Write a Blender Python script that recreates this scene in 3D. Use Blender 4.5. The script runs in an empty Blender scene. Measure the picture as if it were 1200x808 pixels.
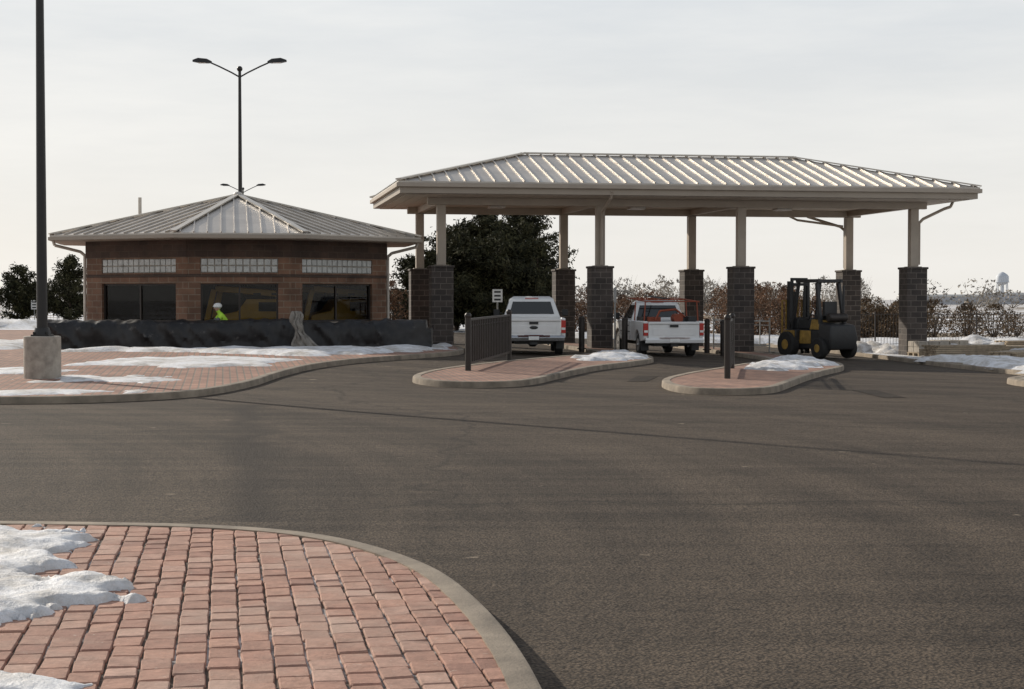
import bpy, bmesh, math, random
from mathutils import Vector, Matrix, noise
random.seed(7)
S = bpy.context.scene
COL = S.collection
RZ = math.radians(9.72)

# ------------------------------------------------------------------ terrain height
def sstep(a, b, x):
    t = max(0.0, min(1.0, (x - a) / (b - a)))
    return t * t * (3 - 2 * t)
def H(x, y):
    return sstep(26, 52, y) * (0.12 - 0.028 * max(-4.0, min(16.0, x)))

# ------------------------------------------------------------------ materials
def newmat(name):
    m = bpy.data.materials.new(name); m.use_nodes = True
    nt = m.node_tree
    return m, nt, nt.nodes["Principled BSDF"]
def N(nt, t, **kw):
    n = nt.nodes.new(t)
    for k, v in kw.items():
        if k in n.inputs: n.inputs[k].default_value = v
        else: setattr(n, k, v)
    return n
def c4(c): return (c[0], c[1], c[2], 1)
def mul(c, k): return tuple(min(1, x * k) for x in c)
def mixrgb(nt, fac, a, b, mode='MIX'):
    n = nt.nodes.new('ShaderNodeMix'); n.data_type = 'RGBA'; n.blend_type = mode
    for i, s in ((0, fac), (6, a), (7, b)):
        if isinstance(s, (float, int)): n.inputs[i].default_value = s
        elif isinstance(s, tuple): n.inputs[i].default_value = s if len(s) == 4 else c4(s)
        else: nt.links.new(s, n.inputs[i])
    return n.outputs[2]
def ramp(nt, src, p0, p1, c0=(0, 0, 0, 1), c1=(1, 1, 1, 1)):
    r = nt.nodes.new('ShaderNodeValToRGB')
    r.color_ramp.elements[0].position = p0; r.color_ramp.elements[1].position = p1
    r.color_ramp.elements[0].color = c0; r.color_ramp.elements[1].color = c1
    nt.links.new(src, r.inputs[0]); return r.outputs[0]
def tnoise(nt, vec, scale, detail=4, rough=.55):
    n = nt.nodes.new('ShaderNodeTexNoise'); n.inputs['Scale'].default_value = scale
    n.inputs['Detail'].default_value = detail; n.inputs['Roughness'].default_value = rough
    nt.links.new(vec, n.inputs['Vector']); return n.outputs['Fac']
def bump(nt, src, b, strength=.4, dist=.02, prev=None):
    n = nt.nodes.new('ShaderNodeBump'); n.inputs['Strength'].default_value = strength
    n.inputs['Distance'].default_value = dist
    nt.links.new(src, n.inputs['Height'])
    if prev is not None: nt.links.new(prev, n.inputs['Normal'])
    nt.links.new(n.outputs[0], b.inputs['Normal']); return n.outputs[0]
def mth(nt, op, a, b=0.):
    n = nt.nodes.new('ShaderNodeMath'); n.operation = op
    for i, s in ((0, a), (1, b)):
        if isinstance(s, (int, float)): n.inputs[i].default_value = s
        else: nt.links.new(s, n.inputs[i])
    return n.outputs[0]

def mat(name, col, rough=.7, metal=0., nscale=3., var=.18, bmp=0., bscale=40., spec=.5, dist=.01):
    m, nt, b = newmat(name)
    tc = nt.nodes.new('ShaderNodeTexCoord').outputs['Object']
    f = tnoise(nt, tc, nscale, 4, .6)
    f = ramp(nt, f, .3, .7)
    c = mixrgb(nt, f, c4(mul(col, 1 - var)), c4(mul(col, 1 + var)))
    nt.links.new(c, b.inputs['Base Color'])
    b.inputs['Roughness'].default_value = rough; b.inputs['Metallic'].default_value = metal
    b.inputs['Specular IOR Level'].default_value = spec
    if bmp: bump(nt, tnoise(nt, tc, bscale, 3), b, bmp, dist)
    return m

def brickmat(name, c1, c2, mortar, w, h, ms=.012, coords='UV', rot=0., rough=.85, bstr=.5, off=.5, bias=0.):
    m, nt, b = newmat(name)
    tcn = nt.nodes.new('ShaderNodeTexCoord')
    mp = nt.nodes.new('ShaderNodeMapping'); mp.inputs['Rotation'].default_value[2] = rot
    nt.links.new(tcn.outputs[coords], mp.inputs[0])
    br = nt.nodes.new('ShaderNodeTexBrick')
    br.offset = off
    br.inputs['Scale'].default_value = 1; br.inputs['Brick Width'].default_value = w
    br.inputs['Row Height'].default_value = h; br.inputs['Mortar Size'].default_value = ms
    br.inputs['Mortar Smooth'].default_value = .2; br.inputs['Bias'].default_value = bias
    br.inputs['Color1'].default_value = c4(c1); br.inputs['Color2'].default_value = c4(c2)
    br.inputs['Mortar'].default_value = c4(mortar)
    nt.links.new(mp.outputs[0], br.inputs['Vector'])
    f = tnoise(nt, tcn.outputs['Object'], 1.2, 5, .65)
    k = ramp(nt, f, .3, .7, (.62, .62, .62, 1), (1.25, 1.23, 1.2, 1))
    c = mixrgb(nt, 1.0, br.outputs['Color'], k, 'MULTIPLY')
    nt.links.new(c, b.inputs['Base Color'])
    b.inputs['Roughness'].default_value = rough
    inv = ramp(nt, br.outputs['Fac'], 0, 1, (1, 1, 1, 1), (0, 0, 0, 1))
    p = bump(nt, inv, b, bstr, .012)
    bump(nt, tnoise(nt, tcn.outputs['Object'], 50, 2), b, .35, .01, p)
    return m

M = {}
M['bronze'] = mat('dark_bronze_paint', (.035, .028, .024), .45, .3)
M['polepaint'] = mat('black_pole_paint', (.02, .019, .018), .4, .2)
M['concrete'] = mat('concrete', (.36, .32, .27), .9, 0, 5, .28, .5, 60)
M['kerb'] = mat('kerb_concrete', (.25, .205, .155), .9, 0, 2.5, .38, .6, 60)
M['fascia'] = mat('tan_fascia', (.32, .27, .215), .5, 0, 1, .06)
M['soffit'] = mat('soffit_panel', (.46, .40, .335), .6, 0, 1, .06)
M['column'] = mat('tan_column_paint', (.37, .315, .255), .55, 0, 2, .08)
M['roof'] = mat('standing_seam_metal', (.46, .42, .37), .40, .5, .8, .18, .1, 2.5, .5, .02)
M['roofcap'] = mat('ridge_cap_metal', (.54, .50, .44), .42, .5, 1, .08)
M['white'] = mat('white_car_paint', (.72, .72, .71), .22, 0, 2, .06)
M['chrome'] = mat('bumper_metal', (.45, .45, .46), .25, .8, 4, .1)
M['black'] = mat('black_plastic', (.018, .018, .019), .5, 0, 8, .2)
M['rubber'] = mat('tyre_rubber', (.022, .021, .02), .85, 0, 12, .25, .3, 60)
M['steelwheel'] = mat('wheel_rim', (.3, .3, .3), .35, .7)
M['red'] = mat('red_lens', (.42, .02, .015), .2)
M['lens'] = mat('clear_lens', (.7, .7, .68), .2)
M['orange'] = mat('orange_steel', (.27, .055, .022), .6)
M['yellow'] = mat('machine_yellow', (.50, .26, .02), .4, 0, 3, .15)
M['dullyellow'] = mat('worn_yellow', (.33, .20, .045), .6, 0, 5, .4)
M['signwhite'] = mat('sign_white', (.78, .78, .76), .4)
M['galv'] = mat('galvanised_steel', (.30, .30, .29), .5, .5)
M['pipewhite'] = mat('painted_downspout', (.5, .46, .4), .5)
M['wood'] = mat('raw_lumber', (.32, .25, .17), .8, 0, 6, .3)
M['tan_cloth'] = mat('tan_cloth', (.22, .20, .175), .9, 0, 6, .35, .6, 14)
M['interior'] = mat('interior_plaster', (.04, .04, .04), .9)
M['distant'] = mat('distant_wall', (.42, .42, .43), .8)  # grey tone has distance haze put into the colour
M['towerwhite'] = mat('hazed_tower_paint', (.52, .55, .59), .6)  # white greyed towards blue, distance haze put into the colour
M['skin'] = mat('skin', (.45, .27, .19), .6)
M['hivis'] = mat('hivis_vest', (.45, .75, .06), .7)
M['denim'] = mat('dark_denim', (.03, .04, .07), .9)
M['shirt'] = mat('grey_shirt', (.12, .12, .13), .9)
M['hardhat'] = mat('hard_hat', (.75, .75, .72), .3)
M['glassblock'] = mat('glass_block', (.44, .45, .43), .12, 0, 5, .2, .5, 25, .8, .02)
M['redbrick'] = brickmat('red_brown_block', (.225, .125, .08), (.155, .085, .055), (.24, .185, .135), .4, .2, .014)
M['darkbrick'] = brickmat('dark_brown_block', (.085, .052, .038), (.058, .038, .029), (.09, .066, .05), .4, .2, .012)
M['pier'] = brickmat('charcoal_block', (.085, .069, .061), (.045, .038, .035), (.15, .13, .115), .4, .2, .016, bstr=1)
M['paving'] = brickmat('brick_paving', (.37, .195, .135), (.25, .125, .087), (.17, .13, .10), .26, .155, .018,
                       coords='Object', rot=math.pi / 2 - RZ)

def tarpmat():
    m, nt, b = newmat('black_tarp')
    tc = nt.nodes.new('ShaderNodeTexCoord').outputs['Object']
    f = ramp(nt, tnoise(nt, tc, 1.1, 5, .7), .35, .7)
    c = mixrgb(nt, f, (.008, .008, .009), (.034, .032, .031))
    d = ramp(nt, tnoise(nt, tc, 2.6, 5, .7), .62, .72)
    c = mixrgb(nt, .5, c, mixrgb(nt, d, c, (.15, .14, .13)))
    nt.links.new(c, b.inputs['Base Color']); b.inputs['Roughness'].default_value = .5; b.inputs['Specular IOR Level'].default_value = .4
    n = nt.nodes.new('ShaderNodeTexNoise'); n.noise_type = 'RIDGED_MULTIFRACTAL'; n.inputs['Scale'].default_value = 2.6; n.inputs['Detail'].default_value = 3
    nt.links.new(tc, n.inputs['Vector'])
    bump(nt, n.outputs['Fac'], b, .6, .05)
    return m
M['tarp'] = tarpmat()

def glassmat():
    m = bpy.data.materials.new('window_glass'); m.use_nodes = True; nt = m.node_tree
    nt.nodes.remove(nt.nodes['Principled BSDF']); out = nt.nodes['Material Output']
    t = N(nt, 'ShaderNodeBsdfTransparent', Color=(.62, .65, .64, 1))
    g = N(nt, 'ShaderNodeBsdfGlossy', Roughness=.02)
    fr = N(nt, 'ShaderNodeFresnel', IOR=1.35)
    mx = nt.nodes.new('ShaderNodeMixShader')
    nt.links.new(fr.outputs[0], mx.inputs[0]); nt.links.new(t.outputs[0], mx.inputs[1]); nt.links.new(g.outputs[0], mx.inputs[2])
    nt.links.new(mx.outputs[0], out.inputs[0]); return m
M['glass'] = glassmat()
M['darkglass'] = mat('tinted_car_glass', (.012, .014, .015), .06, 0, 1, .1, spec=.7)

def asphalt(name='asphalt', k_=1.0):
    m, nt, b = newmat(name)
    tc = nt.nodes.new('ShaderNodeTexCoord').outputs['Object']
    C = lambda r, g, bb: (r * k_, g * k_, bb * k_, 1)
    big = ramp(nt, tnoise(nt, tc, .16, 4, .6), .36, .64)
    mid = ramp(nt, tnoise(nt, tc, 1.6, 5, .72), .38, .64)
    fine = ramp(nt, tnoise(nt, tc, 12, 5, .75), .36, .64)
    base = mixrgb(nt, big, C(.050, .038, .028), C(.082, .063, .046))
    base = mixrgb(nt, .42, base, mixrgb(nt, mid, C(.030, .023, .017), C(.118, .091, .067)))
    base = mixrgb(nt, .45, base, mixrgb(nt, fine, C(.020, .015, .012), C(.150, .116, .086)))
    # turning wheel tracks: noise in polar coordinates about the turning centre
    sub = nt.nodes.new('ShaderNodeVectorMath'); sub.operation = 'SUBTRACT'; sub.inputs[1].default_value = (-26, 12, 0); nt.links.new(tc, sub.inputs[0])
    ln = nt.nodes.new('ShaderNodeVectorMath'); ln.operation = 'LENGTH'; nt.links.new(sub.outputs[0], ln.inputs[0])
    sx = nt.nodes.new('ShaderNodeSeparateXYZ'); nt.links.new(sub.outputs[0], sx.inputs[0])
    an = mth(nt, 'ARCTAN2', sx.outputs[1], sx.outputs[0])
    cb = nt.nodes.new('ShaderNodeCombineXYZ'); nt.links.new(ln.outputs['Value'], cb.inputs[0]); nt.links.new(mth(nt, 'MULTIPLY', an, 2.6), cb.inputs[1])
    st = ramp(nt, tnoise(nt, cb.outputs[0], .8, 5, .65), .40, .60)
    base = mixrgb(nt, .42, base, mixrgb(nt, st, C(.022, .017, .013), C(.125, .097, .072)))
    # second paving direction
    mp = nt.nodes.new('ShaderNodeMapping'); mp.inputs['Scale'].default_value = (.10, 1.5, 1); mp.inputs['Rotation'].default_value[2] = -.12
    nt.links.new(tc, mp.inputs[0])
    st2 = ramp(nt, tnoise(nt, mp.outputs[0], 1.0, 4, .65), .42, .60)
    base = mixrgb(nt, .25, base, mixrgb(nt, st2, C(.025, .019, .015), C(.12, .093, .07)))
    # old transverse joint stain
    dp = nt.nodes.new('ShaderNodeVectorMath'); dp.operation = 'DOT_PRODUCT'; dp.inputs[1].default_value = (.987, .1615, 0); nt.links.new(tc, dp.inputs[0])
    wob = mth(nt, 'MULTIPLY', mth(nt, 'SUBTRACT', tnoise(nt, tc, .8, 3), .5), 1.2)
    d = mth(nt, 'ABSOLUTE', mth(nt, 'ADD', mth(nt, 'SUBTRACT', dp.outputs['Value'], .17), wob))
    k = ramp(nt, d, .05, .42, (1, 1, 1, 1), (0, 0, 0, 1))
    sy = nt.nodes.new('ShaderNodeSeparateXYZ'); nt.links.new(tc, sy.inputs[0])
    yk = mth(nt, 'MULTIPLY', mth(nt, 'GREATER_THAN', sy.outputs[1], 14.0), mth(nt, 'LESS_THAN', sy.outputs[1], 29.5))
    base = mixrgb(nt, mth(nt, 'MULTIPLY', mth(nt, 'MULTIPLY', k, yk), .65), base, C(.022, .017, .014))
    # sealed cracks
    wv = nt.nodes.new('ShaderNodeVectorMath'); wv.operation = 'ADD'
    nn = nt.nodes.new('ShaderNodeTexNoise'); nn.inputs['Scale'].default_value = 1.1; nn.inputs['Detail'].default_value = 4; nt.links.new(tc, nn.inputs['Vector'])
    nt.links.new(tc, wv.inputs[0]); nt.links.new(nn.outputs['Color'], wv.inputs[1])
    vo = nt.nodes.new('ShaderNodeTexVoronoi'); vo.feature = 'DISTANCE_TO_EDGE'; vo.inputs['Scale'].default_value = .11; nt.links.new(wv.outputs[0], vo.inputs['Vector'])
    cr_ = ramp(nt, vo.outputs['Distance'], .002, .005, (1, 1, 1, 1), (0, 0, 0, 1))
    base = mixrgb(nt, mth(nt, 'MULTIPLY', cr_, .6), base, C(.02, .016, .013))
    ag = nt.nodes.new('ShaderNodeTexVoronoi'); ag.inputs['Scale'].default_value = 50
    nt.links.new(tc, ag.inputs['Vector'])
    agc = ramp(nt, ag.outputs['Distance'], .1, .75, (1.75, 1.7, 1.62, 1), (.5, .5, .5, 1))
    base = mixrgb(nt, 1.0, base, agc, 'MULTIPLY')
    sp = ramp(nt, tnoise(nt, tc, 2.6, 3, .6), .70, .75)
    base = mixrgb(nt, sp, base, (.24, .19, .14))
    nt.links.new(base, b.inputs['Base Color'])
    b.inputs['Roughness'].default_value = .85; b.inputs['Specular IOR Level'].default_value = .18
    p = bump(nt, ag.outputs['Distance'], b, .6, .014)
    bump(nt, fine, b, .55, .014, p)
    return m
M['asphalt'] = asphalt(); M['darkasphalt'] = asphalt('darkened_asphalt', .5)  # second copy is the road colour darkened, used for a painted shadow

def groundmat():
    m, nt, b = newmat('winter_grass_and_snow')
    tc = nt.nodes.new('ShaderNodeTexCoord').outputs['Object']
    g = mixrgb(nt, ramp(nt, tnoise(nt, tc, .5, 6, .7), .3, .7), (.12, .09, .055), (.27, .21, .135))
    s = ramp(nt, tnoise(nt, tc, .07, 7, .68), .47, .53)
    c = mixrgb(nt, s, g, (.72, .73, .76))
    nt.links.new(c, b.inputs['Base Color']); b.inputs['Roughness'].default_value = .95
    bump(nt, tnoise(nt, tc, 3, 4), b, .5, .1)
    return m
M['ground'] = groundmat()

def snowmat():
    m, nt, b = newmat('snow')
    tc = nt.nodes.new('ShaderNodeTexCoord').outputs['Object']
    f = ramp(nt, tnoise(nt, tc, 1.8, 7, .72), .36, .58)
    c = mixrgb(nt, f, (.46, .425, .38), (.80, .80, .81))
    nt.links.new(c, b.inputs['Base Color']); b.inputs['Roughness'].default_value = .6
    p = bump(nt, tnoise(nt, tc, 7, 6, .75), b, .7, .05)
    bump(nt, tnoise(nt, tc, 60, 3), b, .6, .008, p)
    return m
M['snow'] = snowmat()

def pavermat():
    m, nt, b = newmat('clay_pavers')
    tc = nt.nodes.new('ShaderNodeTexCoord').outputs['Object']
    ri = nt.nodes.new('ShaderNodeNewGeometry').outputs['Random Per Island']
    r = nt.nodes.new('ShaderNodeValToRGB'); nt.links.new(ri, r.inputs[0])
    e = r.color_ramp.elements
    e[0].position = 0; e[0].color = (.31, .160, .115, 1); e[1].position = 1; e[1].color = (.48, .30, .225, 1)
    for p, c in ((.2, (.42, .225, .16, 1)), (.45, (.46, .255, .18, 1)), (.7, (.36, .195, .138, 1)), (.88, (.50, .31, .235, 1))):
        x = e.new(p); x.color = c
    f = ramp(nt, tnoise(nt, tc, 11, 6, .75), .3, .7, (.68, .68, .68, 1), (1.2, 1.2, 1.22, 1))
    c = mixrgb(nt, 1.0, r.outputs[0], f, 'MULTIPLY')
    d = ramp(nt, tnoise(nt, tc, 1.1, 5, .7), .48, .68)
    c = mixrgb(nt, .5, c, mixrgb(nt, d, c, (.46, .34, .27)))
    sp = ramp(nt, tnoise(nt, tc, 30, 3, .6), .66, .74)
    c = mixrgb(nt, mth(nt, 'MULTIPLY', sp, .5), c, (.55, .46, .38))
    nt.links.new(c, b.inputs['Base Color']); b.inputs['Roughness'].default_value = .85
    bump(nt, tnoise(nt, tc, 34, 5, .75), b, .8, .012)
    return m
M['paver'] = pavermat()
def sandmat():
    m, nt, b = newmat('joint_sand')
    tc = nt.nodes.new('ShaderNodeTexCoord').outputs['Object']
    f = ramp(nt, tnoise(nt, tc, 1.2, 6, .7), .50, .60)
    c = mixrgb(nt, f, (.10, .075, .055), (.56, .54, .52))
    nt.links.new(c, b.inputs['Base Color']); b.inputs['Roughness'].default_value = .95
    return m
M['sand'] = sandmat()

def foliage(name, a, b_, ns=1.2):
    m, nt, b = newmat(name)
    ri = nt.nodes.new('ShaderNodeNewGeometry').outputs['Random Per Island']
    tc = nt.nodes.new('ShaderNodeTexCoord').outputs['Object']
    c = mixrgb(nt, ri, c4(a), c4(b_))
    k = ramp(nt, tnoise(nt, tc, ns, 2), .35, .65, (.5, .5, .5, 1), (1.45, 1.4, 1.25, 1))
    c = mixrgb(nt, 1.0, c, k, 'MULTIPLY')
    nt.links.new(c, b.inputs['Base Color']); b.inputs['Roughness'].default_value = .8
    b.inputs['Specular IOR Level'].default_value = .15
    return m
M['pine'] = foliage('pine_needles', (.016, .019, .010), (.066, .062, .032))
M['bark'] = mat('bark', (.07, .05, .035), .9)
M['brownleaf'] = foliage('dry_leaves', (.10, .055, .035), (.25, .145, .09))
M['bush'] = foliage('dull_bush', (.07, .055, .035), (.18, .115, .07))
M['fartree'] = foliage('hazed_far_trees', (.18, .16, .145), (.31, .28, .255), .2)  # tones lightened and greyed to paint in distance haze

# ------------------------------------------------------------------ mesh builder
class MB:
    def __init__(s): s.v = []; s.f = []; s.m = []
    def poly(s, pts, mi=0):
        i = len(s.v); s.v += [tuple(p) for p in pts]; s.f.append(tuple(range(i, i + len(pts)))); s.m.append(mi)
    def add(s, vs, fs, mi=0):
        i = len(s.v); s.v += [tuple(p) for p in vs]
        for f in fs: s.f.append(tuple(i + k for k in f)); s.m.append(mi)
    def box(s, x0, x1, y0, y1, z0, z1, mi=0, Mx=None):
        vs = [Vector(p) for p in ((x0, y0, z0), (x1, y0, z0), (x1, y1, z0), (x0, y1, z0), (x0, y0, z1), (x1, y0, z1), (x1, y1, z1), (x0, y1, z1))]
        if Mx is not None: vs = [Mx @ v for v in vs]
        s.add(vs, [(0, 3, 2, 1), (4, 5, 6, 7), (0, 1, 5, 4), (1, 2, 6, 5), (2, 3, 7, 6), (3, 0, 4, 7)], mi)
    def tube(s, p0, p1, r0, r1=None, n=10, mi=0):
        p0 = Vector(p0); p1 = Vector(p1); r1 = r0 if r1 is None else r1
        d = (p1 - p0).normalized(); a = d.orthogonal().normalized(); b = d.cross(a)
        vs = []
        for p, r in ((p0, r0), (p1, r1)):
            for i in range(n):
                t = 2 * math.pi * i / n; vs.append(p + (a * math.cos(t) + b * math.sin(t)) * r)
        fs = [(i, (i + 1) % n, n + (i + 1) % n, n + i) for i in range(n)] + [tuple(range(n - 1, -1, -1)), tuple(range(n, 2 * n))]
        s.add(vs, fs, mi)
    def path(s, pts, r, n=8, mi=0):
        for a, b in zip(pts, pts[1:]): s.tube(a, b, r, r, n, mi)
    def bar(s, p0, p1, w, h, mi=0, up=(0, 0, 1), lift=0):
        p0 = Vector(p0); p1 = Vector(p1); d = (p1 - p0).normalized(); up = Vector(up)
        side = d.cross(up).normalized(); u = side.cross(d).normalized()
        vs = []
        for p in (p0, p1):
            for a, b in ((-.5, 0), (.5, 0), (.5, 1), (-.5, 1)):
                vs.append(p + side * w * a + u * (h * b + lift))
        s.add(vs, [(0, 1, 2, 3), (7, 6, 5, 4), (0, 4, 5, 1), (1, 5, 6, 2), (2, 6, 7, 3), (3, 7, 4, 0)], mi)
    def prism_x(s, prof, x0, x1, mi=0):
        n = len(prof)
        vs = [(x0, p[0], p[1]) for p in prof] + [(x1, p[0], p[1]) for p in prof]
        s.add(vs, [tuple(range(n)), tuple(range(2 * n - 1, n - 1, -1))] + [(i, n + i, n + (i + 1) % n, (i + 1) % n) for i in range(n)], mi)
    def loft(s, rings, mi=0):
        n = len(rings[0]); vs = [p for r in rings for p in r]; fs = []
        for k in range(len(rings) - 1):
            for i in range(n):
                fs.append((k * n + i, k * n + (i + 1) % n, (k + 1) * n + (i + 1) % n, (k + 1) * n + i))
        fs.append(tuple(range(n - 1, -1, -1))); fs.append(tuple((len(rings) - 1) * n + i for i in range(n)))
        s.add(vs, fs, mi)
    def ball(s, c, r, n=10, mi=0, sz=(1, 1, 1)):
        rings = []
        for k in range(1, n):
            ph = -math.pi / 2 + math.pi * k / n
            rings.append([(c[0] + r * sz[0] * math.cos(ph) * math.cos(t), c[1] + r * sz[1] * math.cos(ph) * math.sin(t), c[2] + r * sz[2] * math.sin(ph))
                          for t in [2 * math.pi * i / (n + 2) for i in range(n + 2)]])
        s.loft(rings, mi)
    def obj(s, name, mats, parent=None, bevel=0, smooth=False, recalc=True, loc=None, rz=0, uv=True, seg=2):
        me = bpy.data.meshes.new(name); me.from_pydata(s.v, [], s.f)
        for m in mats: me.materials.append(M[m] if isinstance(m, str) else m)
        me.polygons.foreach_set('material_index', s.m)
        if recalc:
            bm = bmesh.new(); bm.from_mesh(me); bmesh.ops.recalc_face_normals(bm, faces=bm.faces); bm.to_mesh(me); bm.free()
        if uv:
            ul = me.uv_layers.new(name='UVMap')
            for p in me.polygons:
                n = p.normal
                if abs(n.z) > .75: t = None
                else: t = Vector((-n.y, n.x, 0)).normalized()
                for li in p.loop_indices:
                    co = me.vertices[me.loops[li].vertex_index].co
                    ul.data[li].uv = (co.x, co.y) if t is None else (co.dot(t), co.z)
        if smooth:
            me.polygons.foreach_set('use_smooth', [True] * len(me.polygons))
            me.set_sharp_from_angle(angle=math.radians(35))
        o = bpy.data.objects.new(name, me); COL.objects.link(o)
        if loc is not None: o.location = loc
        o.rotation_euler[2] = rz
        if parent: o.parent = parent
        if bevel:
            b = o.modifiers.new('bevel', 'BEVEL'); b.width = bevel; b.segments = seg; b.limit_method = 'ANGLE'; b.angle_limit = math.radians(40)
        return o
def empty(name, loc=(0, 0, 0), rz=0):
    e = bpy.data.objects.new(name, None); COL.objects.link(e); e.location = loc; e.rotation_euler[2] = rz; e.empty_display_size = .2
    return e

# ------------------------------------------------------------------ splines, ground, islands
def catmull(P, n=6, closed=True):
    out = []; L = len(P)
    rng = range(L) if closed else range(L - 1)
    for i in rng:
        p0, p1, p2, p3 = (P[(i - 1) % L], P[i], P[(i + 1) % L], P[(i + 2) % L]) if closed else \
            (P[max(0, i - 1)], P[i], P[i + 1], P[min(L - 1, i + 2)])
        for k in range(n):
            t = k / n
            out.append(tuple(.5 * ((2 * p1[j]) + (-p0[j] + p2[j]) * t + (2 * p0[j] - 5 * p1[j] + 4 * p2[j] - p3[j]) * t * t + (-p0[j] + 3 * p1[j] - 3 * p2[j] + p3[j]) * t ** 3) for j in (0, 1)))
    if not closed: out.append(P[-1])
    return out
def ccw(P):
    a = sum(P[i][0] * P[(i + 1) % len(P)][1] - P[(i + 1) % len(P)][0] * P[i][1] for i in range(len(P)))
    return P if a > 0 else P[::-1]
def normals(P):
    out = []; L = len(P)
    for i in range(L):
        a = P[i - 1]; b = P[(i + 1) % L]; dx, dy = b[0] - a[0], b[1] - a[1]; l = math.hypot(dx, dy) or 1
        out.append((dy / l, -dx / l))
    return out
def island(name, pts, zt=.12, n=6, surface=True, kw=.17, smooth=True, surfmat='paving'):
    P = ccw(catmull(pts, n) if smooth else pts); NN = normals(P); root = empty(name)
    if surface:
        bm = bmesh.new()
        vs = [bm.verts.new((p[0] - q[0] * .08, p[1] - q[1] * .08, 0)) for p, q in zip(P, NN)]
        bm.faces.new(vs); bmesh.ops.triangulate(bm, faces=bm.faces)
        xs = [p[0] for p in P]; ys = [p[1] for p in P]
        for ax, lo, hi in ((0, min(xs), max(xs)), (1, min(ys), max(ys))):
            k = math.ceil(lo / 2) * 2
            while k < hi:
                co = [0, 0, 0]; no = [0, 0, 0]; co[ax] = k; no[ax] = 1
                bmesh.ops.bisect_plane(bm, geom=bm.verts[:] + bm.edges[:] + bm.faces[:], plane_co=co, plane_no=no); k += 2
        for v in bm.verts: v.co.z = H(v.co.x, v.co.y) + zt
        bmesh.ops.recalc_face_normals(bm, faces=bm.faces)
        me = bpy.data.meshes.new('paving'); bm.to_mesh(me); bm.free(); me.materials.append(M[surfmat])
        if me.polygons[0].normal.z < 0: me.flip_normals()
        o = bpy.data.objects.new('paving', me); COL.objects.link(o); o.parent = root
    mb = MB(); sec = [(-kw, -.02), (-kw, .008), (-.03, .012), (-.008, .004), (.004, -.02), (.015, -zt - .06)]
    L = len(P); k = len(sec)
    for p, q in zip(P, NN):
        z = H(p[0], p[1]) + zt
        for d, h in sec: mb.v.append((p[0] + q[0] * d, p[1] + q[1] * d, z + h))
    for i in range(L):
        j = (i + 1) % L
        for a in range(k - 1):
            mb.f.append((i * k + a, i * k + a + 1, j * k + a + 1, j * k + a)); mb.m.append(0)
    mb.obj('kerb', ['kerb'], root, smooth=True)
    return root, P, NN

def grid(name, xs, ys, zoff, m):
    vs = [(x, y, H(x, y) + zoff) for y in ys for x in xs]; nx = len(xs)
    fs = [(j * nx + i, j * nx + i + 1, (j + 1) * nx + i + 1, (j + 1) * nx + i) for j in range(len(ys) - 1) for i in range(nx - 1)]
    me = bpy.data.meshes.new(name); me.from_pydata(vs, [], fs); me.materials.append(M[m])
    me.polygons.foreach_set('use_smooth', [True] * len(fs))
    o = bpy.data.objects.new(name, me); COL.objects.link(o); return o
nx = list(range(-60, 61, 2)); ny = list(range(-20, 91, 2))
grid('ground', [-6000, -3000, -1200, -500, -200, -100] + nx + [100, 200, 500, 1200, 3000, 6000], [-600, -100, -40] + ny + [110, 150, 250, 500, 1200, 3000, 7000], -.02, 'ground')
ax = [x for x in nx if -44 <= x <= 30]; ay = [y for y in ny if y <= 84]
grid('asphalt_road', ax, ay, 0, 'asphalt')
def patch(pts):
    pm_ = MB(); pm_.poly([(x, y, H(x, y) + .006) for x, y in pts]); pm_.obj('painted_dark_patch', ['darkasphalt'], recalc=False)
patch([(7.0, 31.8), (7.45, 31.9), (7.5, 34.9), (7.0, 34.8)])  # shadow on the road, painted as a sheet of darker asphalt
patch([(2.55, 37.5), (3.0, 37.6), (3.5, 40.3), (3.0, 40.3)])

# foreground paved island
fg = [(.30, 4), (.22, 6.2), (.13, 7.4), (0, 8.45), (-.19, 9.5), (-.44, 10.5), (-.78, 11.3), (-1.2, 11.95), (-1.7, 12.4), (-2.35, 12.68), (-3.1, 12.8), (-4.2, 12.88), (-8, 12.95), (-14, 13.0)]
fgc = catmull(fg, 6, False) + [(-14, -3), (.3, -3)]
root, FP, FN = island('paved_island', fgc, .15, surface=False, smooth=False, kw=.15)
base = MB(); base.poly([(p[0] - q[0] * .06, p[1] - q[1] * .06, .134) for p, q in zip(FP, FN)])
base.obj('joint_sand', ['sand'], root, recalc=False)
inner = [(p[0] - q[0] * .14, p[1] - q[1] * .14) for p, q in zip(FP, FN)]
def clip(poly, a, b):
    dx, dy = b[0] - a[0], b[1] - a[1]; out = []
    sd = lambda p: dx * (p[1] - a[1]) - dy * (p[0] - a[0])
    for i in range(len(poly)):
        p, q = poly[i], poly[(i + 1) % len(poly)]; sp, sq = sd(p), sd(q)
        if sp >= 0: out.append(p)
        if sp * sq < 0:
            t = sp / (sp - sq); out.append((p[0] + (q[0] - p[0]) * t, p[1] + (q[1] - p[1]) * t))
    return out
def inside(poly, x, y):
    r = False
    for k in range(len(poly)):
        a, b = poly[k], poly[(k + 1) % len(poly)]
        if (a[1] > y) != (b[1] > y) and x < (b[0] - a[0]) * (y - a[1]) / (b[1] - a[1]) + a[0]: r = not r
    return r
def segdist(a, b, x, y):
    dx, dy = b[0] - a[0], b[1] - a[1]; t = max(0, min(1, ((x - a[0]) * dx + (y - a[1]) * dy) / (dx * dx + dy * dy + 1e-12)))
    return math.hypot(x - a[0] - t * dx, y - a[1] - t * dy)
pw, pl = .155, .235; gap = .0105
cr, sr = math.cos(RZ), math.sin(RZ); pm = MB()
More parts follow.
